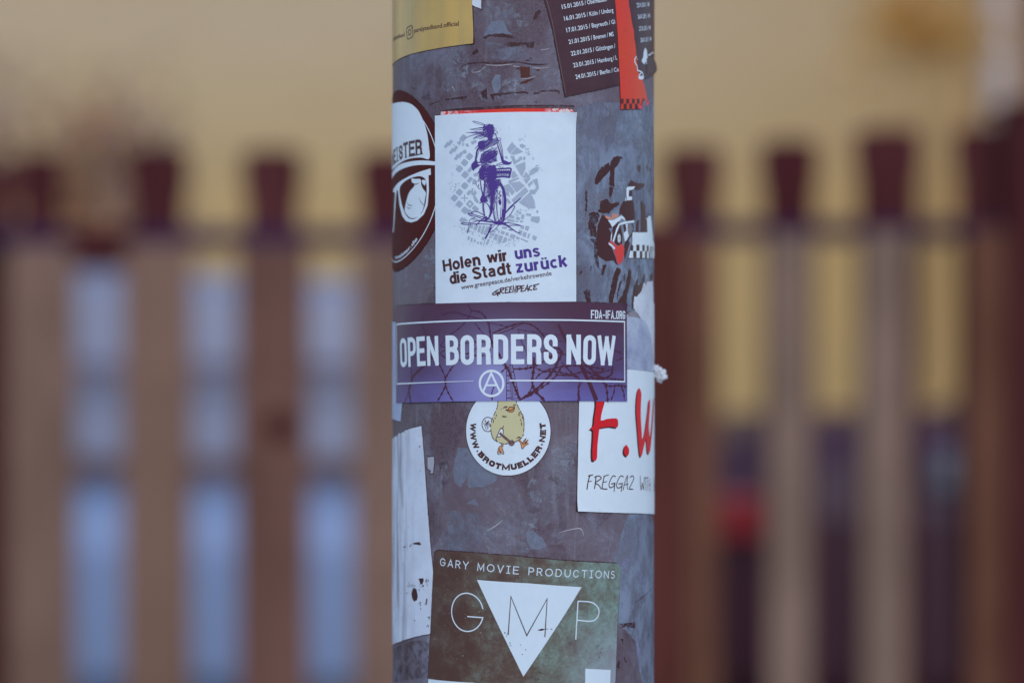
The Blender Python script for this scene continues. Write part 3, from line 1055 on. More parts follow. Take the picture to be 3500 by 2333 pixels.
PALE = film('pale_residue', (120, 130, 158), .40, .60, 170, .7)
PALE2 = film('pale_residue_solid', (112, 124, 152), .12, .4, 150, .85)
SOFT = film('worn_scuff', (132, 143, 168), .47, .58, 300, .85, big_=80, rough_=.6)
FAINT = film('faint_dirt', (76, 56, 66), .44, .66, 160, .5)
SHADE_GRIME = film('edge_shade_grime', (70, 50, 58), .28, .52, 260, .85)
DARK = film('dark_film', (72, 50, 56), .36, .54, 260, .9)
INK = film('worn_black_paint', (68, 44, 48), .30, .42, 380, 1.0, rough_=.4)
RUST = film('rust_mat', (82, 50, 44), .30, .44, 360, .95)

def residue(name, mat, polys, off=.03, amp=2.5, seed=0, label=None):
    for i, p in enumerate(polys):
        a = Art()
        a.k = i % 16
        if isinstance(p, tuple):                      # ('line', points, widths)
            a.stroke(rough(smooth(p[1], 5), amp * .5, 5, seed + i, closed=False), p[2])
        else:
            a.poly(rough(p, amp, 5, seed + i))
        a.build(name, off, mat, POLE)

# scuffs and glue ghosts on the bare steel
residue('scuff', SOFT, [pl(c16, (620, 60), (1100, 60), (1240, 180), (1250, 300), (980, 470), (600, 480), (700, 300), (600, 180)),
                        pl(c16, (60, 640), (420, 620), (380, 1000), (240, 1250), (40, 1200)),
                        pl(c16, (440, 900), (760, 900), (700, 1150), (430, 1180)),
                        pl(c16, (880, 1060), (1250, 1000), (1300, 1200), (800, 1380), (760, 1300)),
                        pl(c17, (480, 640), (800, 640), (780, 820), (540, 860)),
                        pl(c17, (560, 1150), (900, 1000), (1260, 1000), (1500, 900), (1500, 1120), (800, 1340), (560, 1320)),
                        pl(c17, (1180, 520), (1720, 500), (1700, 760), (1500, 900), (1200, 800)),
                        pl(c17, (1400, 100), (1800, 60), (1760, 400), (1440, 380)),
                        pl(c17, (960, 1380), (1240, 1340), (1200, 1540), (940, 1560)),
                        pl(c9, (0, 360), (120, 380), (140, 560), (0, 520)), pl(c9, (0, 820), (170, 780), (200, 1100), (0, 1160)),
                        pl(crop(1950, 340, 4.35), (100, 60), (500, 20), (900, 100), (1250, 60), (1250, 900), (900, 700), (300, 600), (90, 700)),
                        pl(c4, (560, 1000), (735, 900), (740, 1568), (600, 1500))], .024, 8, 5)
residue('glue_ghost', PALE2, [pl(c16, (700, 290), (870, 270), (900, 380), (980, 470), (850, 450), (640, 455), (585, 500)),
                             pl(c16, (760, 1000), (825, 1000), (830, 1180), (780, 1250), (740, 1240), (705, 1100)),
                             pl(c17, (260, 110), (380, 120), (520, 320), (780, 480), (770, 560), (600, 640), (400, 650), (385, 600), (395, 480), (290, 640), (210, 580), (190, 420), (210, 300)),
                             pl(c17, (480, 790), (540, 900), (460, 870), (370, 865)),
                             pl(c17, (1170, 1240), (1260, 1215), (1400, 1340), (1440, 1430), (1350, 1480), (1230, 1470), (1180, 1360)),
                             pl(c17, (1225, 690), (1280, 760), (1250, 780), (1215, 740))], .030, 2.0, 11)
residue('glue_ghost', PALE, [pl(c16, (610, 110), (780, 40), (740, 130), (640, 250)), pl(c16, (860, 150), (1000, 90), (1030, 160), (900, 240), (840, 260)),
                            pl(c16, (640, 560), (1180, 640), (1140, 820), (720, 800)),
                            pl(c16, (1460, 620), (1540, 600), (1568, 740), (1490, 680)),
                            pl(c17, (100, 940), (560, 1000), (540, 1560), (100, 1480), (130, 1200))], .027, 4, 21)
# the paler right side of the post, in bluish patches
PALE_SIDE = film('pale_side_zinc', (122, 142, 174), .30, .56, 75, .92, c2=(102, 110, 138), stretch=(1, .6, 1))
residue('pale_side_patch', PALE_SIDE, [pl(crop(1950, 340, 4.354), (90, 120), (420, 40), (900, 60), (1330, -100), (1400, 1400), (1330, 3200), (700, 3150), (90, 3150))], .020, 6, 2)
residue('pale_side_patch', PALE_SIDE, [pl(c12b, (1035, -20), (1120, -300), (1330, -330), (1480, -60), (1480, 1700), (1290, 1600), (1240, 1380), (1210, 1100), (1010, 900), (1000, 300), (960, 160), (1020, 100))], .022, 6, 6)
residue('drip_streak', film('pale_streak', (128, 138, 180), .3, .5, 110, .8), [pl(c12b, (1225, 1020), (1262, 1200), (1256, 1380), (1225, 1230), (1205, 1080)),
            pl(c12b, (1240, 300), (1320, 420), (1310, 600), (1260, 480)), pl(c12b, (1080, 180), (1150, 200), (1090, 330), (1040, 300))], .045, 3, 8)
# cracks, dark lines, rust
residue('dark_line', DARK, [('line', pl(c16, (290, 900), (400, 855), (560, 840), (700, 850), (860, 850), (1000, 830), (1160, 850), (1300, 870), (1460, 860)), (2, 5, 6, 5, 6, 4, 5, 7, 2)),
                           ('line', pl(c16, (-120, 1415), (-90, 1390), (20, 1350)), (5, 3)), ('line', pl(c16, (90, 1340), (150, 1332)), (6, 5)),
                           ('line', pl(c16, (165, 1328), (380, 1300)), (5, 8)), pl(c16, (300, 1310), (380, 1300), (350, 1345), (320, 1350)),
                           ('line', pl(c16, (690, 1275), (900, 1255), (1140, 1238), (1200, 1255)), (7, 7, 6, 6)), pl(c16, (690, 1270), (740, 1275), (740, 1360), (700, 1310)),
                           pl(c16, (780, 1270), (850, 1265), (830, 1310)), ('line', pl(c16, (1270, 1252), (1340, 1250)), (7, 6)),
                           ('line', pl(c16, (1350, 1230), (1420, 1220), (1590, 1220), (1610, 1260)), (4, 6, 6, 4)),
                           ('line', pl(c16, (40, 1490), (200, 1468), (600, 1445), (1100, 1422), (1500, 1420), (1780, 1425), (1800, 1445)), (4, 6, 6, 7, 6, 7, 5)),  # long dark line just above the worn red sticker
                           ('line', pl(c5, (108, 80), (105, 100)), (6, 3)),
                           ('line', pl(c12b, (1165, 700), (1250, 640), (1320, 590), (1390, 500)), (1, 4, 4, 2))], .048, 1.5, 31)
residue('dirt_stain', DARK, [pl(c16, (590, 500), (660, 470), (860, 450), (980, 480), (1040, 520), (860, 500), (680, 490), (620, 530)),
                            pl(c16, (880, 600), (960, 560), (1060, 575), (1280, 560), (1270, 640), (1190, 640), (1150, 600), (960, 635)),
                            pl(c16, (1290, 170), (1340, 130), (1370, 150), (1330, 230), (1260, 280)), pl(c16, (450, 700), (520, 650), (530, 700), (460, 745)),
                            pl(c16, (560, 1240), (640, 1180), (650, 1330), (590, 1320)), pl(c16, (520, 1300), (550, 1300), (545, 1330)),
                            pl(c16, (1150, 820), (1200, 780), (1250, 780), (1240, 830)), pl(c16, (1280, 1370), (1330, 1350), (1310, 1385)),
                            
                            pl(c12b, (1035, 905), (1200, 890), (1205, 960), (1100, 940), (1060, 960)), pl(c12b, (1040, 1070), (1070, 1080), (1065, 1130)),
                            pl(c12b, (1010, 1330), (1035, 1320), (1025, 1410), (1000, 1390)), pl(c12b, (1080, 1270), (1110, 1330), (1090, 1340))], .044, 3, 41)
residue('dirt_stain', FAINT, [pl(c17, (1170, 960), (1260, 880), (1400, 960), (1250, 1000)), pl(c17, (1480, 440), (1580, 420), (1620, 620), (1470, 540)), pl(c17, (0, 300), (120, 280), (180, 500), (60, 700), (0, 640)), pl(c11, (150, 1180), (420, 1090), (540, 1120), (530, 1500), (160, 1560)), pl(c3, (400, 60), (660, 120), (700, 250), (560, 230))], .040, 6, 47)
residue('rust_spot', RUST, [pl(c16, (1030, 920), (1090, 890), (1220, 900), (1220, 1010), (1280, 1000), (1180, 1050), (1100, 1040), (1095, 950)),
                           pl(c16, (1080, 1110), (1150, 1080), (1280, 1050), (1180, 1115), (1100, 1125)), pl(c16, (1290, 935), (1360, 930), (1330, 960))], .05, 3, 51)
residue('scratch', film('bright_scratch', (165, 170, 190), .2, .45, 400, .9), [('line', pl(c16, (630, 870), (800, 878), (990, 860)), (2, 3, 2)),
                          ('line', pl(c16, (1000, 885), (1090, 900)), (3, 1)), ('line', pl(c16, (1250, 905), (1350, 915), (1480, 900)), (1.5, 3, 1)),
                          ('line', pl(c16, (1100, 1060), (1200, 1050), (1300, 1020)), (1, 2.5, 1)), ('line', pl(c16, (180, 1160), (220, 1230)), (4, 1)),
                          pl(c16, (1370, 660), (1390, 665), (1380, 685)), ('line', pl(c16, (1390, 670), (1480, 655)), (2, 2)),
                          ('line', pl(c17, (1600, 1255), (1760, 1210), (1900, 1200), (1940, 1300)), (1, 3, 4, 1)),
                          ('line', pl(c17, (640, 1230), (760, 1160), (860, 1080)), (2, 4, 1)),
                          ('line', pl(c16, (440, 970), (540, 960), (620, 890)), (1, 3, 1))], .052, 1, 61)
# black marker / paint marks on the right
residue('paint_mark', INK, [pl(c13, (360, 500), (400, 390), (480, 300), (560, 245), (590, 300), (595, 350), (500, 450), (400, 570), (360, 555)),
                           pl(c13, (595, 230), (640, 170), (690, 145), (760, 150), (778, 175), (735, 200), (725, 240), (690, 290), (655, 330), (655, 430), (650, 600), (600, 595), (572, 560), (585, 400), (590, 300)),
                           pl(c13, (578, 610), (640, 600), (625, 700), (585, 775), (570, 700)),
                           pl(c13, (440, 815), (545, 780), (600, 850), (715, 830), (720, 880), (640, 915), (560, 1000), (430, 990), (395, 960), (435, 930)),
                           pl(c13, (1000, 290), (1035, 280), (1045, 310), (1022, 410), (995, 350)), pl(c13, (1135, 250), (1150, 300), (1140, 390), (1125, 320)), pl(c13, (1175, 310), (1200, 350), (1190, 395), (1175, 370))], .05, 3, 71)
residue('paint_speck', DARK, [pl(c13, (225, 640), (250, 660), (245, 900), (225, 1040), (220, 900)), pl(c13, (280, 990), (400, 970), (430, 1040), (380, 1200), (390, 1360), (300, 1340), (260, 1150)),
                             pl(c13, (730, 510), (760, 500), (755, 540)), pl(c14, (290, 75), (400, 70), (400, 200), (420, 420), (430, 520), (380, 460), (350, 300), (345, 130)),
                             pl(c14, (470, 470), (530, 450), (530, 500), (480, 620), (460, 600)), pl(c14, (120, 590), (170, 540), (175, 565), (130, 605)),
                             pl(c14, (290, 480), (315, 465), (310, 545), (290, 540)), pl(c14, (180, 860), (240, 810), (290, 850), (300, 1005), (240, 1005), (200, 900)),
                             pl(c14, (110, 290), (140, 285), (130, 320))], .046, 5, 81)
residue('paint_stripe', INK, [pl(c14, (690, 490), (745, 520), (745, 570), (715, 640), (680, 800), (650, 930), (632, 1018), (563, 1015), (575, 900), (620, 700), (650, 580)),
                             pl(c14, (880, 515), (895, 560), (905, 620), (880, 760), (845, 880), (828, 1028), (690, 1022), (760, 920), (815, 780), (840, 660), (850, 570)),
                             pl(c14, (740, 690), (765, 690), (745, 760), (715, 860), (700, 970), (688, 960), (700, 850), (725, 740)),
                             pl(c14, (1085, 600), (1112, 600), (1105, 690), (1060, 840), (1010, 900), (955, 930), (940, 1000), (920, 1120), (905, 1090), (915, 950), (940, 790), (975, 700), (1000, 650), (1000, 760), (1050, 730)),
                             pl(c14, (1170, 640), (1215, 560), (1225, 620), (1195, 700)), pl(c14, (1010, 480), (1025, 460), (1030, 490), (1018, 510)),
                             pl(c14, (790, 600), (812, 595), (800, 650), (812, 700), (795, 690))], .05, 3, 91)

# ------------------------------------------------------------------ THE STICKERS
WHITE = (190, 211, 236)
BLACK = (70, 44, 50)
INKC = alb(*BLACK)
m_black = plain('black_print', BLACK, .45, var=.06, scale=200)
m_white = plain('white_print', WHITE, .5, var=.02, scale=200)

def sticker(name, label, cat, pts, off, mat, holes=(), edge=0.0, seed=0, lift=None, shade_rim=True):
    a = Art()
    a.poly(rough(pts, edge, 5, seed) if edge else pts, holes)
    o = a.build(name, off, mat, sheet=True, lift=lift)
    tag(o, label, cat)
    if shade_rim:  # dark rim round the sticker: painted contact shadow together with edge grime
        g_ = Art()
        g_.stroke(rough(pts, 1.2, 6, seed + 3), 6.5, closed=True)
        g_.build('shade_grime_line', .036, SHADE_GRIME, POLE)
    return o

# 1  gold sticker, top left
t = NT('gold_foil', rough=.42, spec=.5, metal=.2)
uv = t.coord(True, scale=(95, 3, 1), rot=(0, 0, .02))
g = t.noise(uv, 1.0, 3, .5, .2)
cc = t.mix(t.ramp(g, .35, .66), alb(172, 148, 92), alb(148, 134, 94))
cc = t.mix(t.mul(t.ramp(g, .60, .72), .6), cc, alb(176, 176, 150))  # pale highlight streaks of the foil, painted into its colour
cc = t.mix(t.mul(t.ramp(t.noise(t.coord(True), 60, 4, .6), .4, .7), .2), cc, alb(196, 170, 108))
t.base(cc)
gold = sticker('band_sticker', 'shiny gold sticker with small dark handle text at the upper left of the pole', 'sticker',
               [A(1613, -260)] + pl(c1, (1228, 0), (1254, 588), (1100, 600), (740, 655), (400, 730), (185, 845)) + [A(1325, 232), A(1312, 236), A(1312, -170)], .22, t.m, lift=corner(A(1620, 150), (-1, 1)))
a = Art()
text(a, 'paralyzedband.official', c1(460, 440), c1(1055, 345), 15, bold=.012)
text(a, 'paralyzedband', A(1343, 142), c1(330, 490), 14, bold=.012)
a.build('lettering', .28, m_black, gold)
a = Art()
cx = c1(398, 436)
sq = []
for qx, qy, a0 in ((1, 1, 0), (-1, 1, 90), (-1, -1, 180), (1, -1, 270)):
    for k in range(6):
        th = R(a0 + 90 * k / 5)
        x, y = qx * 12 + 9 * math.cos(th), qy * 12 + 9 * math.sin(th)
        r_ = R(9)
        sq.append((cx[0] + (x * math.cos(r_) - y * math.sin(r_)) * PXM, cx[1] + (x * math.sin(r_) + y * math.cos(r_)) * PXM))
a.stroke(sq, 3.6, closed=True)
a.stroke(ell(cx, 9.5, 9.5), 3.6, closed=True)
a.poly(ell((cx[0] + 12.5 * PXM, cx[1] + 14 * PXM), 2, 2, n=10))
a.build('camera_icon', .28, m_black, gold)

# white scrap beside it
m_torn = paper('torn_white_paper', (186, 206, 232), (140, 142, 165), wear=.55, speck=.6, rough=.7, seed=3)
sticker('paper_scrap', 'small torn white scrap right of the gold sticker at the top edge', 'paper scrap',
        pl(c1, (1222, -160), (1352, -150), (1352, 122), (1300, 100), (1255, 85), (1232, 70)), .15, m_torn, edge=2, seed=4)

# 2  black tour sticker, top right
m_tour = paper('tour_black', (64, 45, 55), (78, 62, 74), wear=.6, seed=9, rough=.42)
tour = sticker('tour_poster_sticker', 'black sticker with white list of 2015 tour dates at the upper right', 'sticker',
               rough([A(1815, -220)] + pl(c2, (240, 0), (345, 380), (515, 1300), (830, 1230), (1240, 1140), (1680, 1010)) + [A(2262, 246), A(2262, -260)], 1.2, 6, 5), .25, m_tour)
a = Art()
a.stroke(pl(c2, (268, 0), (335, 260), (420, 720), (520, 1245)), 1.1)
a.build('edge_line', .31, paper('edge_grey', (120, 108, 118)), tour)
a = Art()
rows = ['15.01.2015 / Oberhausen', '16.01.2015 / Köln / Underg', '17.01.2015 / Bayreuth / Gl', '21.01.2015 / Bremen / MS', '22.01.2015 / Göttingen / ', '23.01.2015 / Hamburg / L', '24.01.2015 / Berlin / Co']
for i, rw in enumerate(rows):
    x0, y0 = 475 + 30.3 * i, 125 + 156.3 * i
    P0 = V2(c2(x0, y0))
    Pd = V2(c2(x0 + 300, y0 - 55))
    d = (Pd - P0).normalized()
    date = rw[:10]
    w_date = 8.35 * 10 * PXM * .97
    rest = rw[11:]
    text(a, date, tuple(P0), tuple(P0 + d * w_date), 14.5, bold=.012)
    q = P0 + d * (w_date + 5 * PXM)
    text(a, rest.strip(), tuple(q), tuple(q + d * len(rest.strip()) * 7.7 * PXM), 14.5, bold=.010)
for i, (X, Y) in enumerate(((2175, 26), (2179, 65), (2183, 106), (2188, 145))):
    P0 = V2(A(X, Y))
    d = Vector((math.cos(R(9)), math.sin(R(9))))
    text(a, ['25.01.2015', '26.01.2015', '27.01.2015', '28.01.2015'][i], tuple(P0), tuple(P0 + d * 72 * PXM), 14.5, bold=.015)
    q = P0 + d * 82 * PXM
    text(a, '/ M', tuple(q), tuple(q + d * 30 * PXM), 14.5, bold=.016)
a.build('lettering', .31, m_white, tour)
a = Art()
a.poly(smooth(pl(c2, (1582, 645), (1604, 690), (1612, 780), (1628, 835), (1600, 868), (1585, 830), (1572, 862), (1552, 848), (1533, 812), (1552, 775), (1560, 700)), 3, True))
a.stroke(pl(c2, (1622, 745), (1690, 700)), (5, 4))
a.build('rocket_emblem', .33, m_white, tour)
# corner of the black sticker that has come away
fl = Art(); fl.poly(rough(pl(c2, (1640, 780), (1690, 760), (1700, 860), (1690, 1000), (1640, 1020)) , 1, 5, 2))
flap = Art(); flap.poly([A(2208, 200), A(2227, 196), A(2237, 222), A(2241, 240), A(2230, 254), A(2208, 252)])
fo = flap.build('loose_corner', .4, m_tour, tour, lift=lambda a_, z: max(0, (a_ - A(2218, 230)[0])) * .07)

# 3  red strip with chequered foot, over the black sticker
t = NT('red_sticker', rough=.45, spec=.3)
uv = t.coord(True)
cc = t.mix(t.ramp(t.noise(uv, 24, 3, .5), .35, .65), alb(204, 60, 58), alb(202, 70, 46))
cc = t.mix(t.mul(t.ramp(t.noise(uv, 260, 4, .7), .58, .7), .35), cc, alb(150, 58, 48))
t.base(cc); t.bump(t.noise(uv, 90, 3, .5), .4, .0006)
m_red = t.m
strip = sticker('red_strip_sticker', 'torn bright red strip with black chequered foot over the black tour sticker', 'sticker',
                rough([A(2092, -200)] + pl(c2, (1178, 0), (1190, 150), (1215, 500), (1240, 1000), (1255, 1300), (1260, 1465), (1460, 1462), (1520, 1455), (1560, 1425), (1610, 1400), (1608, 1322), (1600, 1300), (1575, 1180), (1545, 1080), (1500, 1000), (1475, 900), (1460, 740), (1448, 600), (1432, 500), (1425, 400), (1405, 330), (1385, 190), (1362, 60), (1355, 0)) + [A(2150, -210)], .9, 6, 8), .42, m_red)
a = Art()
for q in ((1255, 1325, 1290, 1390), (1325, 1325, 1365, 1390), (1403, 1325, 1437, 1390), (1468, 1325, 1502, 1390), (1290, 1392, 1330, 1462), (1368, 1392, 1403, 1460), (1440, 1392, 1475, 1460), (1540, 1325, 1570, 1350)):
    a.poly(pl(c2, (q[0], q[3]), (q[2], q[3]), (q[2], q[1]), (q[0], q[1])))
a.build('chequer_squares', .48, m_black, strip)
a = Art(); a.stroke(smooth(pl(c2, (1466, 757), (1440, 795), (1440, 835), (1470, 890), (1478, 945), (1525, 965), (1500, 1010), (1497, 1052), (1552, 1052), (1545, 990), (1525, 965)), 4), (3.5, 5, 5, 5, 5, 6, 5, 6, 5))
a.poly(ell(c2(1475, 797), 2, 2.6, n=10))
a.poly(pl(c2, (1500, 1020), (1552, 1015), (1552, 1056), (1495, 1056)))
a.build('torn_white_edge', .47, m_white, tour)
a = Art(); a.poly(smooth(pl(c2, (1525, 1400), (1560, 1340), (1600, 1365), (1650, 1310), (1640, 1370), (1590, 1420), (1540, 1440)), 3, True))
a.build('curled_tip', .5, paper('grey_back', (112, 104, 128)), strip, lift=lambda a_, z: .0003)
a = Art(); a.poly(smooth(pl(c2, (1590, 1365), (1625, 1350), (1615, 1395), (1575, 1415)), 3, True)); a.poly(smooth(pl(c2, (1480, 1420), (1525, 1418), (1540, 1450), (1500, 1462), (1478, 1455)), 3, True))
a.build('pink_tip', .52, paper('pink_print', (222, 70, 100)), strip, lift=lambda a_, z: .00032)

# 4  round black sticker with cap and sunglasses, far left
m_cap = paper('cap_sticker_black', (72, 42, 46), (80, 50, 54), wear=.5, seed=14, rough=.65)
m_cap.node_tree.nodes['Principled BSDF'].inputs['Specular IOR Level'].default_value = .12
cc_ = (POLE_R * R(-72.9), A(1500, 604)[1])
capst = sticker('round_sticker', 'round black sticker with white cap and sunglasses face at the left edge', 'sticker', ell(cc_, 318, 320, n=72), .24, m_cap)
a = Art()
a.poly([A(1336, 356)] + smooth(pl(c3, (200, 285), (260, 274), (330, 272), (420, 300), (510, 380), (580, 520), (630, 680), (655, 850), (662, 1028), (560, 1015), (450, 1020), (350, 1045), (260, 1095), (200, 1150)), 4) + [A(1336, 585)])
a.poly([A(1338, 592)] + smooth(pl(c3, (190, 1180), (260, 1112), (380, 1072), (520, 1054), (640, 1056), (770, 1072)), 4) + smooth(pl(c3, (770, 1118), (600, 1112), (450, 1122), (300, 1167), (220, 1217), (185, 1262)), 4) + [A(1338, 612)])
a.build('white_cap', .30, m_white, capst)
a = Art()
outer = [(190, 172), (250, 96), (400, 6), (560, -59), (680, -94), (683, -9), (652, -4), (657, 200), (640, 400), (590, 520), (500, 605), (420, 630), (350, 610), (300, 540), (265, 400), (243, 205), (228, 190), (216, 300), (205, 480), (196, 640), (184, 760), (172, 760), (185, 640), (195, 400), (205, 230), (172, 215)]
inner = smooth(pl(c4, (268, 170), (300, 110), (400, 40), (520, 10), (590, 30), (618, 80), (628, 200), (610, 380), (560, 500), (480, 572), (410, 580), (350, 530), (300, 400), (270, 260)), 4, True)
a.poly(pl(c4, *outer), holes=[inner])
a.build('glasses_frame', .30, m_white, capst)
a = Art()
a.poly(smooth(pl(c4, (425, 40), (470, 46), (545, 50), (552, 120), (580, 180), (615, 230), (608, 300), (590, 400), (570, 470), (520, 545), (440, 572), (385, 550), (335, 480), (342, 400), (370, 290), (400, 215), (465, 135), (430, 90)), 3, True))
a.poly(smooth(pl(c4, (560, 70), (600, 60), (618, 90), (600, 140), (590, 105), (585, 130)), 3, True))
a.build('lens_figure', .30, m_white, capst)
a = Art()
a.stroke(smooth(pl(c4, (370, 355), (385, 395), (435, 402)), 4), (1, 3, 2)); a.stroke(smooth(pl(c4, (362, 415), (385, 440), (420, 432)), 4), (1, 3, 1))
a.stroke(smooth(pl(c4, (530, 290), (548, 350), (590, 398)), 4), (1, 2.5, 2)); a.stroke(smooth(pl(c4, (430, 95), (480, 118), (525, 98)), 4), (2, 3.5, 1))
a.build('ink_line', .34, m_black, capst)
a = Art()
ring = ell(cc_, 287, 287, 52, -120, 60)
a.stroke(ring, [1.0] + [3.6] * 58 + [3.6, 3.6])
text_arc(a, 'rmeister.de', cc_, 277, -93, -50.5, 13, bold=.02)
a.build('white_rim_line', .30, m_white, capst)
# heavy slab letters on the cap
a = Art()
base_th = [(-82.5, 1088), (-77.5, 1066), (-72.8, 1050), (-68.2, 1035), (-63.4, 1018), (-58.2, 1006), (-52.9, 1000), (-47.8, 990)]
def bl(i):
    th, y = base_th[i]
    return (POLE_R * R(th), A(1400, 280 + y / 3.92)[1] - (0 if i > 3 else 0))
for i, ch in enumerate('MEISTER'):
    p, q = V2(bl(i)), V2(bl(i + 1))
    d = q - p
    p2, q2 = p + d * .04, p + d * .94
    H = 55 if i > 3 else 52
    letter(a, ch, tuple(p2), tuple(q2), H, 10.5 if ch != 'M' else 7, .24)
    u = Vector((-d.y, d.x)).normalized()
    for kk, (f0, f1) in {'E': ((0, -.1), (0, 1.1)), 'I': ((0, .1), (0, .9)), 'T': ((0, .3), (0, .7)), 'R': ((0, -.1), (0, 1.1)), 'S': ((0, 0), (0, 0)), 'M': ((0, 0), (0, 1))}.items():
        if kk == ch and f1[1] > 0:
            a.stroke([tuple(p + d * max(f0[1], -.04) + u * 2 * PXM), tuple(p + d * min(f1[1], 1.02) + u * 2 * PXM)], 4)
            if ch == 'I': a.stroke([tuple(p + d * .1 + u * (H - 2) * PXM), tuple(p + d * .9 + u * (H - 2) * PXM)], 4)
a.build('lettering', .36, m_black, capst)

# 5  old red sticker peeping out above the map sticker
t = NT('old_red_print', rough=.5)
uv = t.coord(True)
n_ = t.noise(uv, 500, 4, .7)
sx = t.n('ShaderNodeSeparateXYZ'); t.l(uv, sx.inputs[0])
aL, aM1, aM2, aR = A(1507, 380)[0], A(1640, 380)[0], A(1862, 380)[0], A(1961, 380)[0]
mr = t.n('ShaderNodeMapRange'); mr.inputs[1].default_value = aM1; mr.inputs[2].default_value = aL
t.l(sx.outputs[0], mr.inputs[0])
mr2 = t.n('ShaderNodeMapRange'); mr2.inputs[1].default_value = aM2 - .0005; mr2.inputs[2].default_value = aM2 + .004
t.l(sx.outputs[0], mr2.inputs[0])
wear_ = t.mul(t.mul(mr.outputs[0], mr2.outputs[0], 'MAXIMUM'), t.ramp(n_, .44, .54))
cc = t.mix(t.ramp(t.noise(uv, 60, 2, .5), .4, .6), alb(204, 60, 46), alb(212, 52, 60))
t.base(t.mix(wear_, cc, alb(200, 190, 205)))
old = sticker('worn_red_sticker', 'worn red sticker showing only as a thin line above the white map sticker', 'sticker',
              pl(c5, (100, 300), (105, 118), (108, 86), (300, 76), (600, 65), (1000, 45), (1490, 43), (1800, 47), (1865, 56), (1888, 90), (1888, 300)), .25, t.m, edge=.8, seed=3)

# 6  white city-map sticker with the scribbled cyclist
m_map = paper('map_sticker_white', (187, 210, 236), (172, 192, 218), wear=.55, speck=.25, seed=20, rough=.5)
mp = sticker('map_sticker', 'white sticker with blue scribbled cyclist over a grey city map', 'sticker',
             [A(1491, 1037), A(1968.5, 1030.5), A(1967, 385), A(1488.5, 396)], .45, m_map, lift=corner(A(1967, 385), (-1, -1), .007, .22))
m_grey = plain('grey_print', (146, 166, 196), .55, var=.04, scale=300)
a = Art()
rnd = random.Random(4)
def blk(f, cx, cy, w, h, ang, rd=.22):
    pts = []
    for qx, qy, a0 in ((1, 1, 0), (-1, 1, 90), (-1, -1, 180), (1, -1, 270)):
        r_ = min(w, h) * rd
        for k in range(3):
            th = R(a0 + 45 * k)
            x = qx * (w / 2 - r_) + r_ * math.cos(th); y = qy * (h / 2 - r_) + r_ * math.sin(th)
            c_, s_ = math.cos(R(ang)), math.sin(R(ang))
            pts.append(f(cx + x * c_ - y * s_, cy + x * s_ + y * c_))
    a.poly(pts)
for cx, cy, w, h in ((495, 688, 78, 84), (430, 770, 80, 80), (360, 852, 78, 80), (436, 932, 80, 82), (502, 862, 40, 84), (432, 1080, 78, 80), (500, 1000, 48, 80), (360, 1165, 76, 78), (293, 1243, 76, 80),
                     (360, 1325, 78, 80), (432, 1405, 78, 80), (573, 1385, 82, 62), (410, 440, 70, 90), (500, 1440, 90, 70), (400, 1540, 70, 60), (490, 1170, 44, 70), (560, 1185, 44, 60)):
    blk(c5, cx, cy, w, h, 40)
for cx, cy in ((212, 520), (280, 600), (347, 682)):
    blk(c5, cx - 20, cy + 14, 40, 86, 35); blk(c5, cx + 24, cy - 14, 40, 86, 35)
a.poly(pl(c5, (500, 1262), (556, 1322), (500, 1382), (446, 1322)), holes=[pl(c5, (500, 1300), (520, 1322), (500, 1345), (480, 1322))])
a.stroke(pl(c5, (385, 1243), (475, 1243)), 4); a.stroke(pl(c5, (430, 1195), (430, 1290)), 4)
for q in (((540, 1220), (575, 1215), (620, 1290), (600, 1315), (560, 1280)), ((395, 620), (440, 590), (460, 640), (420, 650)), ((440, 520), (470, 510), (490, 550), (460, 560)), ((510, 490), (580, 460), (590, 500), (530, 530)),
          ((330, 500), (370, 470), (385, 500), (360, 540)), ((545, 920), (600, 900), (610, 940), (560, 960)), ((540, 990), (580, 990), (585, 1060), (530, 1060)), ((520, 1110), (545, 1110), (540, 1210), (520, 1200)),
          ((560, 1120), (590, 1170), (560, 1200)), ((960, 690), (990, 680), (1010, 720), (970, 715))):
    a.poly(pl(c5, *q))
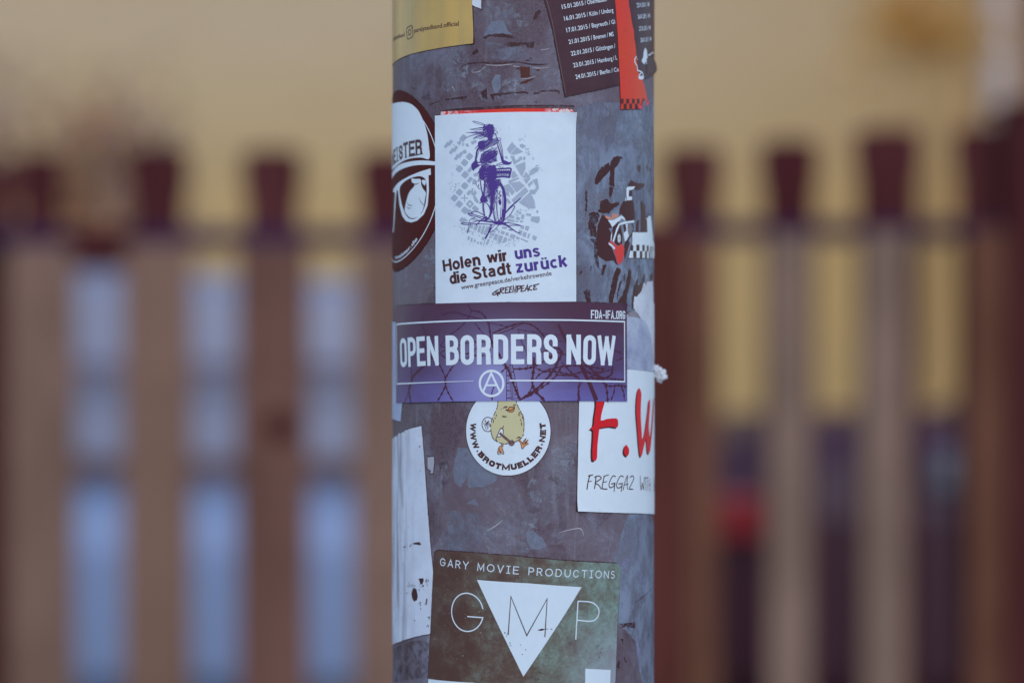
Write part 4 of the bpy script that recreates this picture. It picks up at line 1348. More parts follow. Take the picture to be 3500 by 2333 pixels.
for q in (((1060, 490), (1115, 555), (1030, 655), (990, 590), (1010, 560)), ((1120, 560), (1210, 625), (1100, 665), (1035, 660)), ((1160, 525), (1200, 518), (1250, 550), (1200, 580), (1165, 555)),
          ((1035, 680), (1085, 672), (1110, 740), (1150, 720), (1180, 735), (1090, 800)), ((1165, 690), (1190, 690), (1200, 740), (1140, 710)), ((1100, 810), (1235, 755), (1240, 850), (1190, 960)),
          ((1200, 960), (1245, 890), (1300, 960), (1290, 980), (1205, 970)), ((1210, 985), (1310, 975), (1250, 1055)), ((1205, 690), (1240, 690), (1235, 735), (1210, 735)),
          ((1060, 890), (1090, 880), (1140, 950), (1070, 985), (1050, 960)), ((1010, 1010), (1150, 965), (1155, 985), (1020, 1050)), ((945, 1080), (1020, 1050), (1100, 1160), (1060, 1210), (1020, 1150), (960, 1140)),
          ((1030, 1045), (1160, 1020), (1230, 1080), (1120, 1170)), ((1235, 1095), (1280, 1150), (1100, 1330), (1050, 1270)), ((1295, 1165), (1320, 1200), (1190, 1330), (1150, 1300)),
          ((1270, 1210), (1330, 1210), (1360, 1290), (1372, 1380), (1330, 1385), (1230, 1260)), ((1215, 1250), (1330, 1380), (1290, 1385), (1190, 1330)), ((975, 1150), (1015, 1150), (1030, 1230), (980, 1200)),
          ((975, 1250), (1010, 1250), (1050, 1310), (1010, 1320)), ((1285, 1190), (1300, 1150), (1360, 1190), (1340, 1195)), ((1270, 1060), (1320, 1010), (1340, 1040), (1300, 1080), (1290, 1110)),
          ((1330, 1000), (1395, 980), (1420, 1110), (1360, 1195), (1290, 1160), (1300, 1130), (1360, 1130), (1380, 1090)), ((1300, 880), (1340, 840), (1400, 830), (1410, 880), (1330, 930), (1280, 950)),
          ((1250, 1450), (1310, 1450), (1310, 1480), (1255, 1480)), ((1320, 1490), (1430, 1490), (1425, 1560), (1305, 1540)), ((1380, 1420), (1400, 1400), (1412, 1430), (1395, 1450))):
    a.poly(pl(c5, *q))
for q in (((1160, 700), (1250, 750), (1240, 800), (1130, 780)), ((1250, 690), (1340, 720), (1330, 740), (1245, 710)), ((1290, 750), (1370, 780), (1350, 840), (1270, 810)), ((1100, 790), (1250, 830), (1240, 875), (1085, 860)),
          ((1265, 840), (1330, 850), (1325, 875), (1262, 870)), ((1370, 830), (1440, 850), (1420, 880), (1360, 880)), ((1290, 620), (1340, 630), (1330, 690), (1280, 670)), ((1350, 640), (1400, 660), (1380, 710), (1340, 700)),
          ((1500, 680), (1600, 710), (1590, 750), (1490, 725)), ((1620, 750), (1780, 810), (1750, 900), (1590, 850)), ((1720, 620), (1760, 640), (1740, 690), (1705, 660)), ((1400, 700), (1460, 720), (1440, 820), (1380, 800)),
          ((1640, 1150), (1730, 1190), (1690, 1275), (1625, 1235)), ((1390, 945), (1455, 945), (1440, 1030), (1370, 1000)), ((1490, 950), (1570, 965), (1530, 1065), (1462, 1030)), ((1350, 1035), (1420, 1060), (1390, 1160), (1315, 1130)),
          ((1440, 1075), (1512, 1105), (1480, 1200), (1408, 1165)), ((1550, 1110), (1580, 1130), (1550, 1220), (1512, 1205)), ((1380, 1210), (1540, 1280), (1525, 1310), (1370, 1240)), ((1290, 1170), (1365, 1205), (1345, 1255), (1275, 1230)),
          ((1170, 1120), (1280, 1155), (1240, 1240), (1135, 1205)), ((1070, 1085), (1135, 1110), (1110, 1180), (1040, 1150)), ((970, 1050), (1050, 1080), (1020, 1145), (945, 1120)), ((1000, 960), (1090, 980), (1080, 1030), (965, 1010)),
          ((920, 1150), (1010, 1175), (960, 1325), (880, 1285)), ((1030, 1190), (1095, 1215), (1080, 1290), (980, 1335)), ((1120, 1225), (1200, 1255), (1105, 1280)), ((840, 1120), (910, 1140), (870, 1260), (790, 1240)),
          ((740, 1095), (830, 1120), (800, 1175), (720, 1150)), ((710, 1165), (775, 1185), (750, 1225), (700, 1205)), ((780, 1040), (850, 1070), (830, 1100), (760, 1085)), ((850, 1005), (905, 1010), (895, 1060), (840, 1050)),
          ((915, 1045), (940, 1050), (920, 1115), (890, 1105)), ((650, 960), (715, 970), (640, 1160), (580, 1130)), ((570, 950), (630, 950), (570, 1135), (520, 1115)), ((495, 945), (550, 950), (510, 1095), (455, 1080)),
          ((400, 935), (480, 945), (430, 1060), (370, 1035)), ((300, 935), (370, 940), (355, 1015), (310, 1000)), ((560, 1180), (615, 1200), (590, 1270), (545, 1250)), ((640, 1215), (600, 1370), (575, 1370), (620, 1220)),
          ((680, 1230), (730, 1240), (680, 1360), (630, 1350)), ((255, 1175), (295, 1180), (285, 1260), (245, 1245)), ((320, 1205), (360, 1210), (345, 1305), (310, 1290)), ((395, 1230), (425, 1260), (410, 1305), (372, 1290)),
          ((445, 1295), (495, 1295), (485, 1340), (450, 1335)), ((520, 1290), (565, 1300), (545, 1360), (512, 1350)), ((180, 775), (260, 850), (105, 870)), ((345, 850), (440, 830), (430, 850), (350, 862)), ((320, 780), (400, 760), (470, 830), (360, 820))):
    a.poly(pl(c15, *q))
def crumbs(f, x0, y0, x1, y1, n_, s0, s1):
    for _ in range(n_):
        u_ = rnd.random()
        x = x0 + (x1 - x0) * u_ + rnd.gauss(0, s1 * 1.3); y = y0 + (y1 - y0) * u_ + rnd.gauss(0, s1 * 1.3)
        s_ = rnd.uniform(s0, s1)
        th = rnd.uniform(0, 3)
        a.poly([f(x + s_ * math.cos(th + k * 1.57) * (1 if k % 2 else .5), y + s_ * math.sin(th + k * 1.57) * (1 if k % 2 else .5)) for k in range(4)])
crumbs(c5, 1150, 480, 1230, 430, 16, 4, 12); crumbs(c5, 1250, 580, 1420, 860, 34, 4, 14); crumbs(c5, 1260, 900, 1430, 820, 12, 4, 12)
crumbs(c5, 260, 790, 260, 1150, 10, 4, 16); crumbs(c5, 260, 1090, 320, 1080, 8, 8, 22); crumbs(c5, 250, 1320, 300, 1360, 6, 3, 8); crumbs(c5, 340, 500, 480, 560, 10, 5, 18)
crumbs(c15, 30, 970, 500, 1150, 46, 8, 24); crumbs(c15, 180, 1330, 800, 1400, 12, 6, 18); crumbs(c15, 740, 1280, 1000, 1350, 16, 8, 24); crumbs(c15, 1090, 1370, 1300, 1300, 18, 8, 26)
crumbs(c15, 1500, 600, 1600, 560, 10, 8, 26); crumbs(c15, 1180, 560, 1420, 600, 12, 8, 22); crumbs(c5, 840, 290, 900, 360, 5, 6, 14); crumbs(c5, 1000, 260, 1080, 400, 6, 3, 8); crumbs(c5, 1190, 310, 1220, 320, 3, 3, 9)
a.build('city_map_print', .51, m_grey, mp)

m_blue = plain('blue_pen_print', (74, 58, 138), .5, var=.05, scale=300)
a = Art()
rnd = random.Random(11)
P = lambda *q: pl(c5, *q)
Q = lambda *q: pl(c15, *q)
def pen(pts, w, n=5): a.stroke(smooth(pts, n), w)
# hair
pen(P((700, 262), (640, 235), (560, 215), (540, 222), (580, 240), (660, 262), (720, 268)), 1.6)
for q, w in (((700, 295, 600, 310, 498, 325), 2.5), ((690, 320, 580, 335, 500, 320), 1.6), ((680, 360, 570, 362, 455, 370), 2.6), ((690, 375, 560, 372, 450, 366), 1.4), ((670, 380, 540, 400, 430, 445), 2.2),
             ((690, 390, 590, 420, 540, 452), 2.8), ((700, 400, 620, 430, 545, 450), 1.6), ((710, 415, 660, 440, 620, 455), 2)):
    pen(P((q[0], q[1]), (q[2], q[3]), (q[4], q[5])), (w * 1.6, w, .8))
pen(P((560, 372), (580, 352), (600, 368), (580, 384)), 1.4)
head = P((690, 275), (740, 255), (795, 255), (820, 300), (825, 380), (800, 430), (760, 450), (700, 420), (670, 370), (675, 320))
a.poly(smooth(P((715, 285), (790, 258), (815, 320), (812, 390), (780, 425), (740, 395), (720, 340)), 3, True))
hatch(a, head, 35, 2.6, 2.3, rnd); hatch(a, head, -20, 5, 1.6, rnd)
pen(P((810, 290), (835, 330), (870, 370), (830, 385), (850, 410), (865, 445), (900, 440), (915, 455), (890, 478), (860, 450)), 1.5)
pen(P((790, 380), (840, 385), (855, 440)), 2)
a.poly(P((740, 400), (800, 395), (805, 470), (745, 470)))
# chest
chest = P((610, 495), (665, 470), (740, 460), (860, 445), (880, 480), (860, 520), (790, 550), (700, 600), (650, 630), (615, 570))
a.poly(smooth(P((612, 495), (670, 475), (700, 500), (690, 580), (655, 590), (615, 570)), 3, True))
hatch(a, chest, 38, 3, 2.6, rnd)
hatch(a, P((650, 600), (860, 560), (865, 620), (690, 640)), 25, 4.5, 1.8, rnd, keep=.8)
belly = P((690, 620), (850, 600), (865, 640), (845, 700), (855, 750), (740, 780), (650, 770), (635, 710), (655, 660))
hatch(a, belly, 28, 2.7, 2.7, rnd); hatch(a, belly, 50, 7, 1.8, rnd)
# arms and hands
pen(P((640, 560), (600, 600), (585, 680), (570, 770)), (5, 6, 6, 5)); pen(P((632, 590), (610, 650), (585, 740)), 1.4); pen(P((610, 540), (580, 570), (565, 590)), (3, 1))
a.poly(smooth(P((565, 745), (595, 740), (605, 790), (640, 800), (590, 840), (560, 860), (550, 880), (530, 860), (518, 810), (530, 780)), 3, True))
pen(P((600, 775), (650, 765), (720, 790), (780, 815)), (3, 4, 3, 3)); pen(P((600, 760), (680, 780), (760, 800)), 1.6)
pen(P((870, 470), (905, 560), (920, 640), (940, 720)), 2); pen(P((895, 465), (925, 560), (940, 680), (950, 740)), 1.8); pen(P((860, 500), (890, 600), (920, 700), (945, 760)), (3, 4, 5, 5))
a.poly(smooth(P((910, 700), (940, 730), (980, 745), (1030, 765), (1055, 748), (1045, 785), (1000, 800), (950, 790), (920, 750)), 3, True))
pen(P((850, 800), (900, 775), (950, 770)), 2); pen(P((830, 815), (900, 800), (960, 790)), 2)
# hips
hips = P((650, 790), (820, 800), (850, 850), (845, 960), (760, 1000), (620, 1000), (610, 900), (640, 850))
hatch(a, hips, 40, 3.4, 2.8, rnd); hatch(a, P((700, 840), (840, 800), (850, 960), (720, 1000)), 60, 2.6, 3, rnd)
a.poly(smooth(P((630, 860), (700, 840), (690, 940), (700, 990), (640, 990), (625, 920)), 3, True))
a.poly(smooth(P((760, 850), (830, 805), (850, 870), (850, 985), (780, 1010), (740, 980)), 3, True))
pen(P((610, 800), (680, 800), (660, 830), (620, 860)), 1.5)
# basket
pen(P((845, 855), (940, 850), (1042, 848), (1035, 910), (1025, 972)), (4, 5, 5, 6, 6)); pen(P((845, 888), (1030, 890)), (6, 8)); pen(P((845, 905), (1030, 905)), (8, 7)); pen(P((845, 965), (940, 955), (1028, 965)), (7, 6, 6)); pen(P((845, 930), (1000, 935)), (1.5, 2))
for x in (860, 890, 920, 950, 980, 1010): pen(P((x, 855), (x + 3, 965)), 1.5)
pen(P((880, 850), (900, 815), (915, 845), (940, 825), (945, 850)), 1.2)
# legs
leg = P((700, 1000), (920, 990), (900, 1080), (850, 1150), (830, 1300), (800, 1440), (770, 1430), (760, 1300), (740, 1150))
hatch(a, leg, 62, 3.4, 2.6, rnd); hatch(a, P((720, 1000), (900, 990), (860, 1120), (760, 1130)), 30, 3.0, 2.8, rnd)
a.poly(smooth(P((760, 1010), (830, 1000), (840, 1120), (815, 1240), (800, 1400), (775, 1400), (775, 1240), (765, 1120)), 3, True))
hatch(a, P((690, 1060), (770, 1060), (780, 1230), (700, 1260)), 40, 6, 2.2, rnd)
pen(P((690, 1000), (700, 1050), (690, 1150), (685, 1210)), (4, 6, 6, 5)); pen(P((640, 1000), (650, 1100), (670, 1190)), (3, 4, 5)); pen(P((625, 1015), (590, 1020), (580, 1050), (605, 1090), (620, 1060), (610, 1110), (640, 1120)), 1.8)
a.poly(smooth(P((675, 1180), (700, 1215), (735, 1260), (715, 1295), (660, 1305), (635, 1270), (650, 1225)), 3, True))
pen(P((625, 1312), (680, 1290), (745, 1285)), 3); pen(P((700, 1230), (760, 1190), (800, 1160)), 3)
pen(P((700, 1300), (740, 1330), (775, 1400)), (2, 3, 4))
pen(P((668, 1300), (672, 1400), (690, 1470), (730, 1520)), 2); pen(P((690, 1300), (685, 1400), (700, 1470)), 1.2); pen(P((677, 1310), (680, 1400), (705, 1480)), 1.2)
pen(Q((770, 560), (755, 650), (720, 740), (690, 800), (650, 820), (625, 790), (640, 755)), (9, 8, 5, 4, 4, 4)); a.poly(smooth(Q((640, 745), (690, 790), (670, 825), (625, 800)), 3, True))
# wheel
pen(P((900, 1040), (945, 1130), (965, 1240), (965, 1350), (955, 1480), (940, 1560)), (9, 9, 10, 10, 9, 6)); pen(P((905, 1010), (930, 1100), (935, 1250), (930, 1400), (920, 1540)), 1.5)
pen(P((860, 1120), (862, 1250), (860, 1380), (880, 1550)), 2); pen(P((870, 1140), (850, 1250), (822, 1400), (835, 1540)), 2.2); pen(P((845, 1420), (850, 1560)), 1.2); pen(P((820, 1380), (815, 1460), (830, 1550)), 2)
pen(P((905, 1150), (885, 1190), (915, 1210), (880, 1240), (905, 1260), (885, 1290)), 3); a.poly(smooth(P((880, 1270), (910, 1270), (918, 1310), (905, 1338), (885, 1320)), 3, True))
pen(P((955, 1400), (950, 1490), (925, 1560)), 2)
# ground lines
pen(Q((1000, 890), (900, 880), (770, 870), (480, 838), (440, 850), (370, 885), (240, 890)), (9, 9, 5, 4, 2, 2, 2)); pen(Q((240, 888), (130, 895), (125, 915), (230, 925), (480, 910), (800, 925)), 2.4)
a.poly(smooth(Q((770, 850), (900, 880), (1110, 875), (1140, 890), (1060, 905), (1130, 950), (1100, 965), (1000, 930), (900, 935), (800, 900)), 3, True))
pen(Q((1130, 890), (1240, 910), (1385, 948), (1280, 940), (1130, 945)), 2.4); pen(Q((1080, 940), (1180, 1010), (1300, 1090), (1370, 1105)), (6, 4, 3, 2.5)); pen(Q((1120, 1035), (1160, 1045), (1205, 1045)), 2.4)
pen(Q((350, 690), (335, 670), (380, 643), (470, 655), (560, 700), (620, 750)), 2.6); pen(Q((260, 688), (330, 690), (500, 745), (620, 775), (800, 850)), 2.6); pen(Q((260, 688), (310, 730), (450, 760), (620, 830), (760, 880)), 2.2)
pen(Q((620, 770), (520, 850), (430, 940)), (5, 3, 4)); pen(Q((400, 775), (370, 800), (300, 830), (270, 960), (243, 1105), (290, 980), (320, 880)), 1.8)
pen(Q((770, 920), (740, 1000), (690, 1110), (625, 1225)), (2, 4, 5, 7)); pen(Q((740, 920), (700, 1050), (690, 1100), (800, 1050), (920, 930)), 2); pen(Q((840, 920), (760, 1010), (710, 1100)), 2)
pen(Q((900, 870), (1040, 690), (1180, 530), (1385, 358)), (3, 4, 4, 3)); pen(Q((1010, 850), (1150, 720), (1230, 590), (1250, 540), (1225, 518), (1170, 560), (1050, 690)), 2.4)
pen(Q((870, 430), (865, 560), (885, 720), (905, 860)), 2); pen(Q((960, 560), (950, 700), (940, 860)), 2); pen(Q((1000, 600), (985, 760), (960, 860)), 3); pen(Q((810, 560), (810, 700), (845, 850)), 3); pen(Q((590, 470), (600, 600), (620, 740)), 2)
a.build('cyclist_scribble', .57, m_blue, mp)
a = Art()
def line2(art, body, f, p, q, cap, bold):
    bold_word(art, body, f(*p), f(*q), cap)
line2(a, 'Holen', c6, (166, 1000), (722, 895), 41, 0)
line2(a, 'wir', c6, (815, 875), (1122, 832), 41, 0)
line2(a, 'die', c6, (262, 1185), (520, 1140), 41, 0)
line2(a, 'Stadt', c6, (600, 1115), (1175, 1026), 41, 0)
text(a, 'www.greenpeace.de/verkehrswende', c6(430, 1262), c6(1765, 1048), 15.5, bold=.008)
a.build('lettering', .51, m_black, mp)
a = Art()
line2(a, 'uns', c6, (1225, 812), (1600, 765), 41, 0)
line2(a, 'zurück', c6, (1240, 1015), (2000, 915), 41, 0)
a.build('blue_lettering', .51, m_blue, mp)
a = Art()
for q, w in ((((975, 1262), (930, 1290), (893, 1320), (905, 1338), (975, 1318), (985, 1300), (935, 1308)), 4), (((975, 1300), (965, 1355)), 4.5),
             (((1010, 1240), (997, 1330)), 4), (((997, 1248), (1050, 1235), (1048, 1262), (1008, 1280), (1052, 1318)), 4),
             (((1090, 1228), (1075, 1310)), 4), (((1070, 1238), (1120, 1220)), 3.6), (((1082, 1270), (1112, 1262)), 3.4), (((1075, 1312), (1122, 1305)), 4),
             (((1155, 1220), (1135, 1302)), 4), (((1132, 1228), (1180, 1212)), 3.6), (((1145, 1262), (1175, 1254)), 3.4), (((1135, 1305), (1168, 1298)), 4),
             (((1190, 1302), (1200, 1205), (1222, 1305), (1240, 1205)), 4), (((1262, 1205), (1250, 1300)), 4.4), (((1250, 1215), (1300, 1205), (1300, 1240), (1260, 1262)), 4),
             (((1325, 1205), (1312, 1285)), 4), (((1310, 1212), (1355, 1200)), 3.6), (((1320, 1248), (1350, 1240)), 3.4), (((1310, 1290), (1350, 1282)), 4),
             (((1365, 1285), (1405, 1195), (1415, 1285)), 4), (((1380, 1255), (1418, 1248)), 3.4), (((1470, 1200), (1435, 1220), (1428, 1260), (1470, 1268)), 4),
             (((1510, 1192), (1495, 1262)), 4), (((1490, 1200), (1578, 1175)), 4), (((1505, 1225), (1530, 1220)), 3.4), (((1495, 1262), (1545, 1252)), 4)):
    pts = pl(c6, *q)
    a.stroke(smooth(pts, 4) if len(pts) > 4 else pts, w, cap=1)
a.build('hand_lettering', .51, m_black, mp)

# 7  round white sticker with the chick
m_chick = paper('chick_sticker_white', (188, 211, 236), (174, 194, 218), wear=.5, speck=.2, seed=30, rough=.5)
rc = A(1734.5, 1473)
chk = sticker('chick_sticker', 'round white sticker with yellow chick playing a banjo', 'sticker', rough(ell(rc, 147.5, 151, n=80), .5, 8, 4), .25, m_chick)
m_yel = paper('chick_yellow', (174, 178, 148), (168, 174, 154), wear=.6, seed=31)
m_org = plain('leg_orange', (196, 142, 98), .5, var=.08, scale=300)
body_pts = [(700, 120), (695, 200), (680, 270), (645, 350), (605, 440), (578, 530), (582, 640), (600, 730), (640, 795), (735, 845), (800, 862), (880, 850), (990, 825), (1060, 785), (1110, 735), (1128, 640), (1132, 520), (1118, 400), (1078, 320), (1042, 262), (1012, 180), (985, 120)]
a = Art()
a.stroke(ell(c8(530, 537), 21, 24.5, 0, 360, 30), 2.6, closed=True)
for q in (((455, 500), (505, 625)), ((475, 470), (530, 620)), ((485, 455), (540, 600)), ((515, 520), (570, 575)), ((525, 510), (575, 560)), ((540, 500), (580, 545))): a.stroke(pl(c8, *q), 1.5)
a.stroke(pl(c8, (488, 548), (545, 478)), 4)
a.build('banjo_body', .31, m_black, chk)
a = Art(); a.poly(smooth(pl(c8, *body_pts), 3, True)); a.build('chick_body', .34, m_yel, chk)
a = Art()
bp = smooth(pl(c8, *body_pts), 4)
seg = 0
rnd = random.Random(6)
i = 0
while i < len(bp) - 3:
    L = rnd.choice((2, 3, 4))
    if i > 34 and i < 52: L = 5
    a.stroke(bp[i:i + L + 1], (1.6, 3.2, 1.8)); i += L + (1 if rnd.random() < .6 else 0)
for q in (((785, 268), (815, 240), (860, 240)), ((810, 262), (835, 256), (845, 240)), ((950, 218), (975, 205), (1000, 218)), ((960, 232), (980, 230)),
          ((825, 290), (860, 290), (890, 248), (925, 245), (978, 250)), ((978, 250), (955, 315), (910, 328), (870, 318), (825, 290)), ((860, 292), (900, 300), (945, 285), (965, 258)),
          ((770, 408), (785, 395), (790, 412), (810, 398), (815, 415), (845, 400)), ((755, 285), (762, 275)), ((1045, 330), (1060, 350), (1040, 375), (1070, 395)), ((1070, 340), (1110, 380), (1118, 430)),
          ((680, 370), (665, 400)), ((640, 440), (665, 430)), ((628, 455), (618, 510)), ((1070, 450), (1085, 480)), ((1088, 500), (1095, 560)), ((1098, 410), (1110, 440)),
          ((795, 560), (775, 595), (745, 600)), ((745, 600), (720, 650), (680, 740), (665, 780), (690, 830)), ((745, 600), (785, 620), (785, 690)), ((680, 740), (720, 745), (750, 730)),
          ((1020, 770), (1045, 745), (1075, 760)), ((1000, 765), (1010, 770)), ((1030, 745), (1040, 760), (1060, 745), (1065, 765))):
    a.stroke(smooth(pl(c8, *q), 3), 2.6)
a.build('ink_outline', .37, m_black, chk)
a = Art(); a.poly(smooth(pl(c8, (830, 290), (870, 275), (895, 250), (970, 252), (945, 310), (905, 325), (870, 312)), 2, True))
for q in (((768, 865), (765, 900), (740, 915)), ((740, 915), (715, 930), (702, 1020)), ((742, 915), (745, 970), (740, 1020)), ((750, 912), (770, 960), (785, 1020)),
          ((1045, 795), (1085, 840), (1100, 925)), ((1100, 930), (1115, 870), (1120, 830), (1165, 780)), ((1105, 930), (1135, 860), (1200, 800)), ((1110, 935), (1150, 880), (1205, 850))):
    a.stroke(smooth(pl(c8, *q), 3), 4.6)
a.build('beak_and_legs', .355, m_org, chk)
a = Art()
for q in (((755, 868), (752, 895), (718, 912), (690, 1020), (735, 1032), (740, 975)), ((785, 870), (780, 905), (765, 915), (798, 1018), (765, 1028), (750, 980)), ((725, 935), (722, 1010)),
          ((1025, 795), (1070, 840), (1095, 935), (1110, 942), (1150, 895), (1212, 855)), ((1060, 790), (1100, 840), (1112, 860), (1125, 815), (1165, 772), (1140, 830)), ((1115, 875), (1200, 792), (1150, 860), (1190, 835))):
    a.stroke(smooth(pl(c8, *q), 3), 1.9)
a.build('ink_outline', .385, m_black, chk)
a = Art(); a.poly(pl(c8, (745, 605), (785, 640), (780, 700), (750, 735), (690, 738))); a.build('banjo_strap', .36, m_white, chk)
a = Art(); a.stroke(pl(c8, (725, 680), (905, 835)), (6, 9)); a.poly(smooth(pl(c8, (880, 850), (905, 812), (935, 795), (975, 830), (965, 870), (930, 898), (895, 885)), 2, True))
a.build('banjo_neck', .38, plain('banjo_neck_print', (112, 92, 104), .5, scale=300), chk)
a = Art(); a.stroke(pl(c8, (735, 668), (915, 820)), 1.8); a.stroke(pl(c8, (715, 690), (890, 845)), 1.8)
for q in ((905, 822), (935, 800), (970, 835), (960, 872), (930, 892), (895, 880), (885, 852)): a.poly(ell(c8(*q), 1.9, 1.9, n=8))
a.build('ink_outline', .40, m_black, chk)
# stencil lettering round the rim
a = Art()
bc = rc
msg = 'WWW.BROTMUELLER.NET'
wd = {'W': 1.25, '.': .5, 'M': 1.25, 'I': .5, '*': .95, 'L': .8, 'E': .82, 'T': .92}
tot = sum(wd.get(c, wd['*']) + .12 for c in msg) - .12
ang0, ang1 = 180 - 12.5, 360 + 13.5
x = 0.0
for ch in msg:
    w = wd.get(ch, wd['*'])
    am = ang0 + (ang1 - ang0) * (x + w / 2) / tot
    wa = R((ang1 - ang0) * w / tot) * 121 * PXM
    cpos = Vector((bc[0] + 132 * PXM * math.cos(R(am)), bc[1] + 133 * PXM * math.sin(R(am))))
    d = Vector((-math.sin(R(am)), math.cos(R(am))))
    if ch == '.':
        u = Vector((-d.y, d.x)); a.poly(ell(tuple(cpos + u * 6 * PXM), 3.2, 3.2, n=10))
    else:
        letter(a, ch, tuple(cpos - d * wa / 2), tuple(cpos + d * wa / 2), 20.5, 7.0 if ch in 'OUTL' else 6.0 if ch in 'BRE' else 5.2, .24)
        u = Vector((-d.y, d.x))
        if ch in 'BRLET':
            off_ = -.36 if ch in 'BREL' else 0
            for hh_ in ((0, 1) if ch != 'L' else (0, 1)):
                if ch == 'T' and hh_ == 1: continue
                mid = cpos + d * wa * off_ + u * (1.2 + hh_ * 18.2) * PXM
                a.stroke([tuple(mid - d * 4.4 * PXM), tuple(mid + d * 4.4 * PXM)], 2.4)
    x += w + .12
a.build('stencil_lettering', .31, m_black, chk)

# 8  white sticker with the red brushed letters, right edge
m_fw = paper('red_letter_sticker_white', (190, 212, 236), (178, 198, 222), wear=.5, speck=.2, seed=40, rough=.48)
fw = sticker('red_letter_sticker', 'white sticker with red brushed letters wrapping round the right edge', 'sticker',
             [A(1971.6, 1745.7), A(1979, 1368.5), A(1983.5, 1250), A(2141, 1262), A(2200, 1267), A(2236, 1273), A(2262, 1278), A(2262, 1762), A(2236, 1756), A(2180, 1753)], .27, m_fw, lift=corner(A(1971.6, 1745.7), (1, 1), .0065, .2))
m_fwred = plain('red_brush_print', (206, 34, 50), .45, var=.05, scale=200)
shapes = [smooth(pl(c9, (400, 180), (450, 180), (470, 240), (478, 330), (460, 400), (440, 510), (500, 496), (590, 490), (612, 515), (605, 580), (540, 570), (440, 585), (425, 610), (408, 760), (404, 880), (385, 910), (362, 900), (358, 800), (368, 610), (335, 600), (370, 560), (378, 480), (395, 360)), 2, True),
          smooth(pl(c9, (690, 752), (718, 790), (718, 835), (700, 865), (672, 835), (672, 790)), 3, True),
          smooth(pl(c9, (815, 187), (842, 240), (838, 330), (836, 480), (845, 620), (850, 700), (868, 660), (885, 560), (905, 400), (912, 320), (928, 310), (925, 420), (915, 560), (925, 680), (935, 640), (948, 500), (955, 400), (962, 300), (966, 300), (962, 420), (950, 600), (935, 760), (925, 820), (905, 840), (895, 780), (888, 690), (860, 800), (845, 860), (828, 860), (815, 760), (800, 560), (790, 420), (795, 280)), 2, True)]
a = Art()
for s_ in shapes: a.poly([(p[0] - 7.5 * PXM, p[1] - 5 * PXM) for p in s_])
a.build('brush_shadow_print', .33, m_black, fw)
a = Art()
for s_ in shapes: a.poly(s_)
a.build('red_brush_letters', .39, m_fwred, fw)
a = Art()
for q, w in ((((335, 1050), (318, 1110), (305, 1195)), 4), (((318, 1062), (362, 1050)), 3.6), (((312, 1118), (350, 1112)), 3),
             (((395, 1060), (390, 1120), (380, 1185)), 4), (((380, 1075), (420, 1060), (445, 1085), (385, 1130), (420, 1150), (448, 1192)), 3.6),
             (((475, 1065), (462, 1130), (458, 1185), (505, 1190)), 3.8), (((470, 1065), (518, 1050)), 3.4), (((465, 1125), (500, 1115)), 3),
             (((588, 1068), (560, 1062), (525, 1130), (530, 1175), (565, 1165), (580, 1135)), 3.6), (((545, 1140), (582, 1132), (572, 1215)), 3.8),
             (((665, 1070), (635, 1062), (600, 1130), (605, 1178), (640, 1170), (655, 1140)), 3.6), (((618, 1140), (655, 1135), (642, 1215)), 3.8),
             (((662, 1200), (680, 1120), (705, 1058), (700, 1130), (705, 1192)), 3.4), (((672, 1150), (712, 1140)), 2.8),
             (((730, 1075), (755, 1060), (768, 1085), (740, 1150), (720, 1190), (760, 1190)), 3.6),
             (((832, 1060), (832, 1130), (840, 1198), (852, 1130), (862, 1195), (872, 1075)), 3.6), (((884, 1085), (884, 1205)), 3.6), (((874, 1080), (910, 1078)), 3.2), (((902, 1080), (902, 1205)), 3.6),
             (((918, 1090), (918, 1210)), 3.4), (((933, 1090), (933, 1215)), 3.4), (((918, 1150), (933, 1150)), 3), (((966, 1215), (972, 1090), (978, 1215)), 4), (((968, 1165), (980, 1165)), 4)):
    a.stroke(smooth(pl(c9, *q), 4) if len(q) > 3 else pl(c9, *q), w, cap=.8)
a.build('hand_lettering', .33, m_black, fw)

# 9  purple slogan sticker across the middle
t = NT('slogan_print', rough=.42, spec=.35)
uv = t.coord(True)
sx = t.n('ShaderNodeSeparateXYZ'); t.l(uv, sx.inputs[0])
ztop, zbot = A(1740, 1031)[1], A(1740, 1370)[1]
mr = t.n('ShaderNodeMapRange'); mr.inputs[1].default_value = ztop; mr.inputs[2].default_value = zbot; t.l(sx.outputs[1], mr.inputs[0])
gx, gz = A(1690, 1300)
vd = t.n('ShaderNodeVectorMath', operation='DISTANCE'); t.l(uv, vd.inputs[0]); vd.inputs[1].default_value = (gx, gz, 0)
glow = t.ramp(t.mul(vd.outputs['Value'], 1 / .05), 0.0, 1.0, (1, 1, 1, 1), (0, 0, 0, 1))
clouds = t.noise(t.coord(True, scale=(1, 2.2, 1)), 55, 4, .6)
vert = t.mul(mr.outputs[0], t.mul(t.mul(clouds, .5, 'SUBTRACT'), .5), 'ADD')
rp = t.n('ShaderNodeValToRGB'); t.l(vert, rp.inputs[0])
e = rp.color_ramp.elements
e[0].position, e[0].color = .0, alb(72, 48, 72)
e[1].position, e[1].color = 1.0, alb(92, 90, 160)
e2 = e.new(.30); e2.color = alb(72, 50, 78)
e3 = e.new(.66); e3.color = alb(77, 63, 108)
cc = t.mix(t.mul(t.mul(glow, glow), .8), rp.outputs[0], alb(140, 150, 214))
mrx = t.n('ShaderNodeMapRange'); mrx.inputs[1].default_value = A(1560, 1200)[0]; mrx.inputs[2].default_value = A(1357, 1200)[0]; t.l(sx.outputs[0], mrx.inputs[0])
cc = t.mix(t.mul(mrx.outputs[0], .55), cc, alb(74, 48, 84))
t.base(cc)
t.bump(t.noise(t.coord(True), 38, 3, .5), .35, .0012)
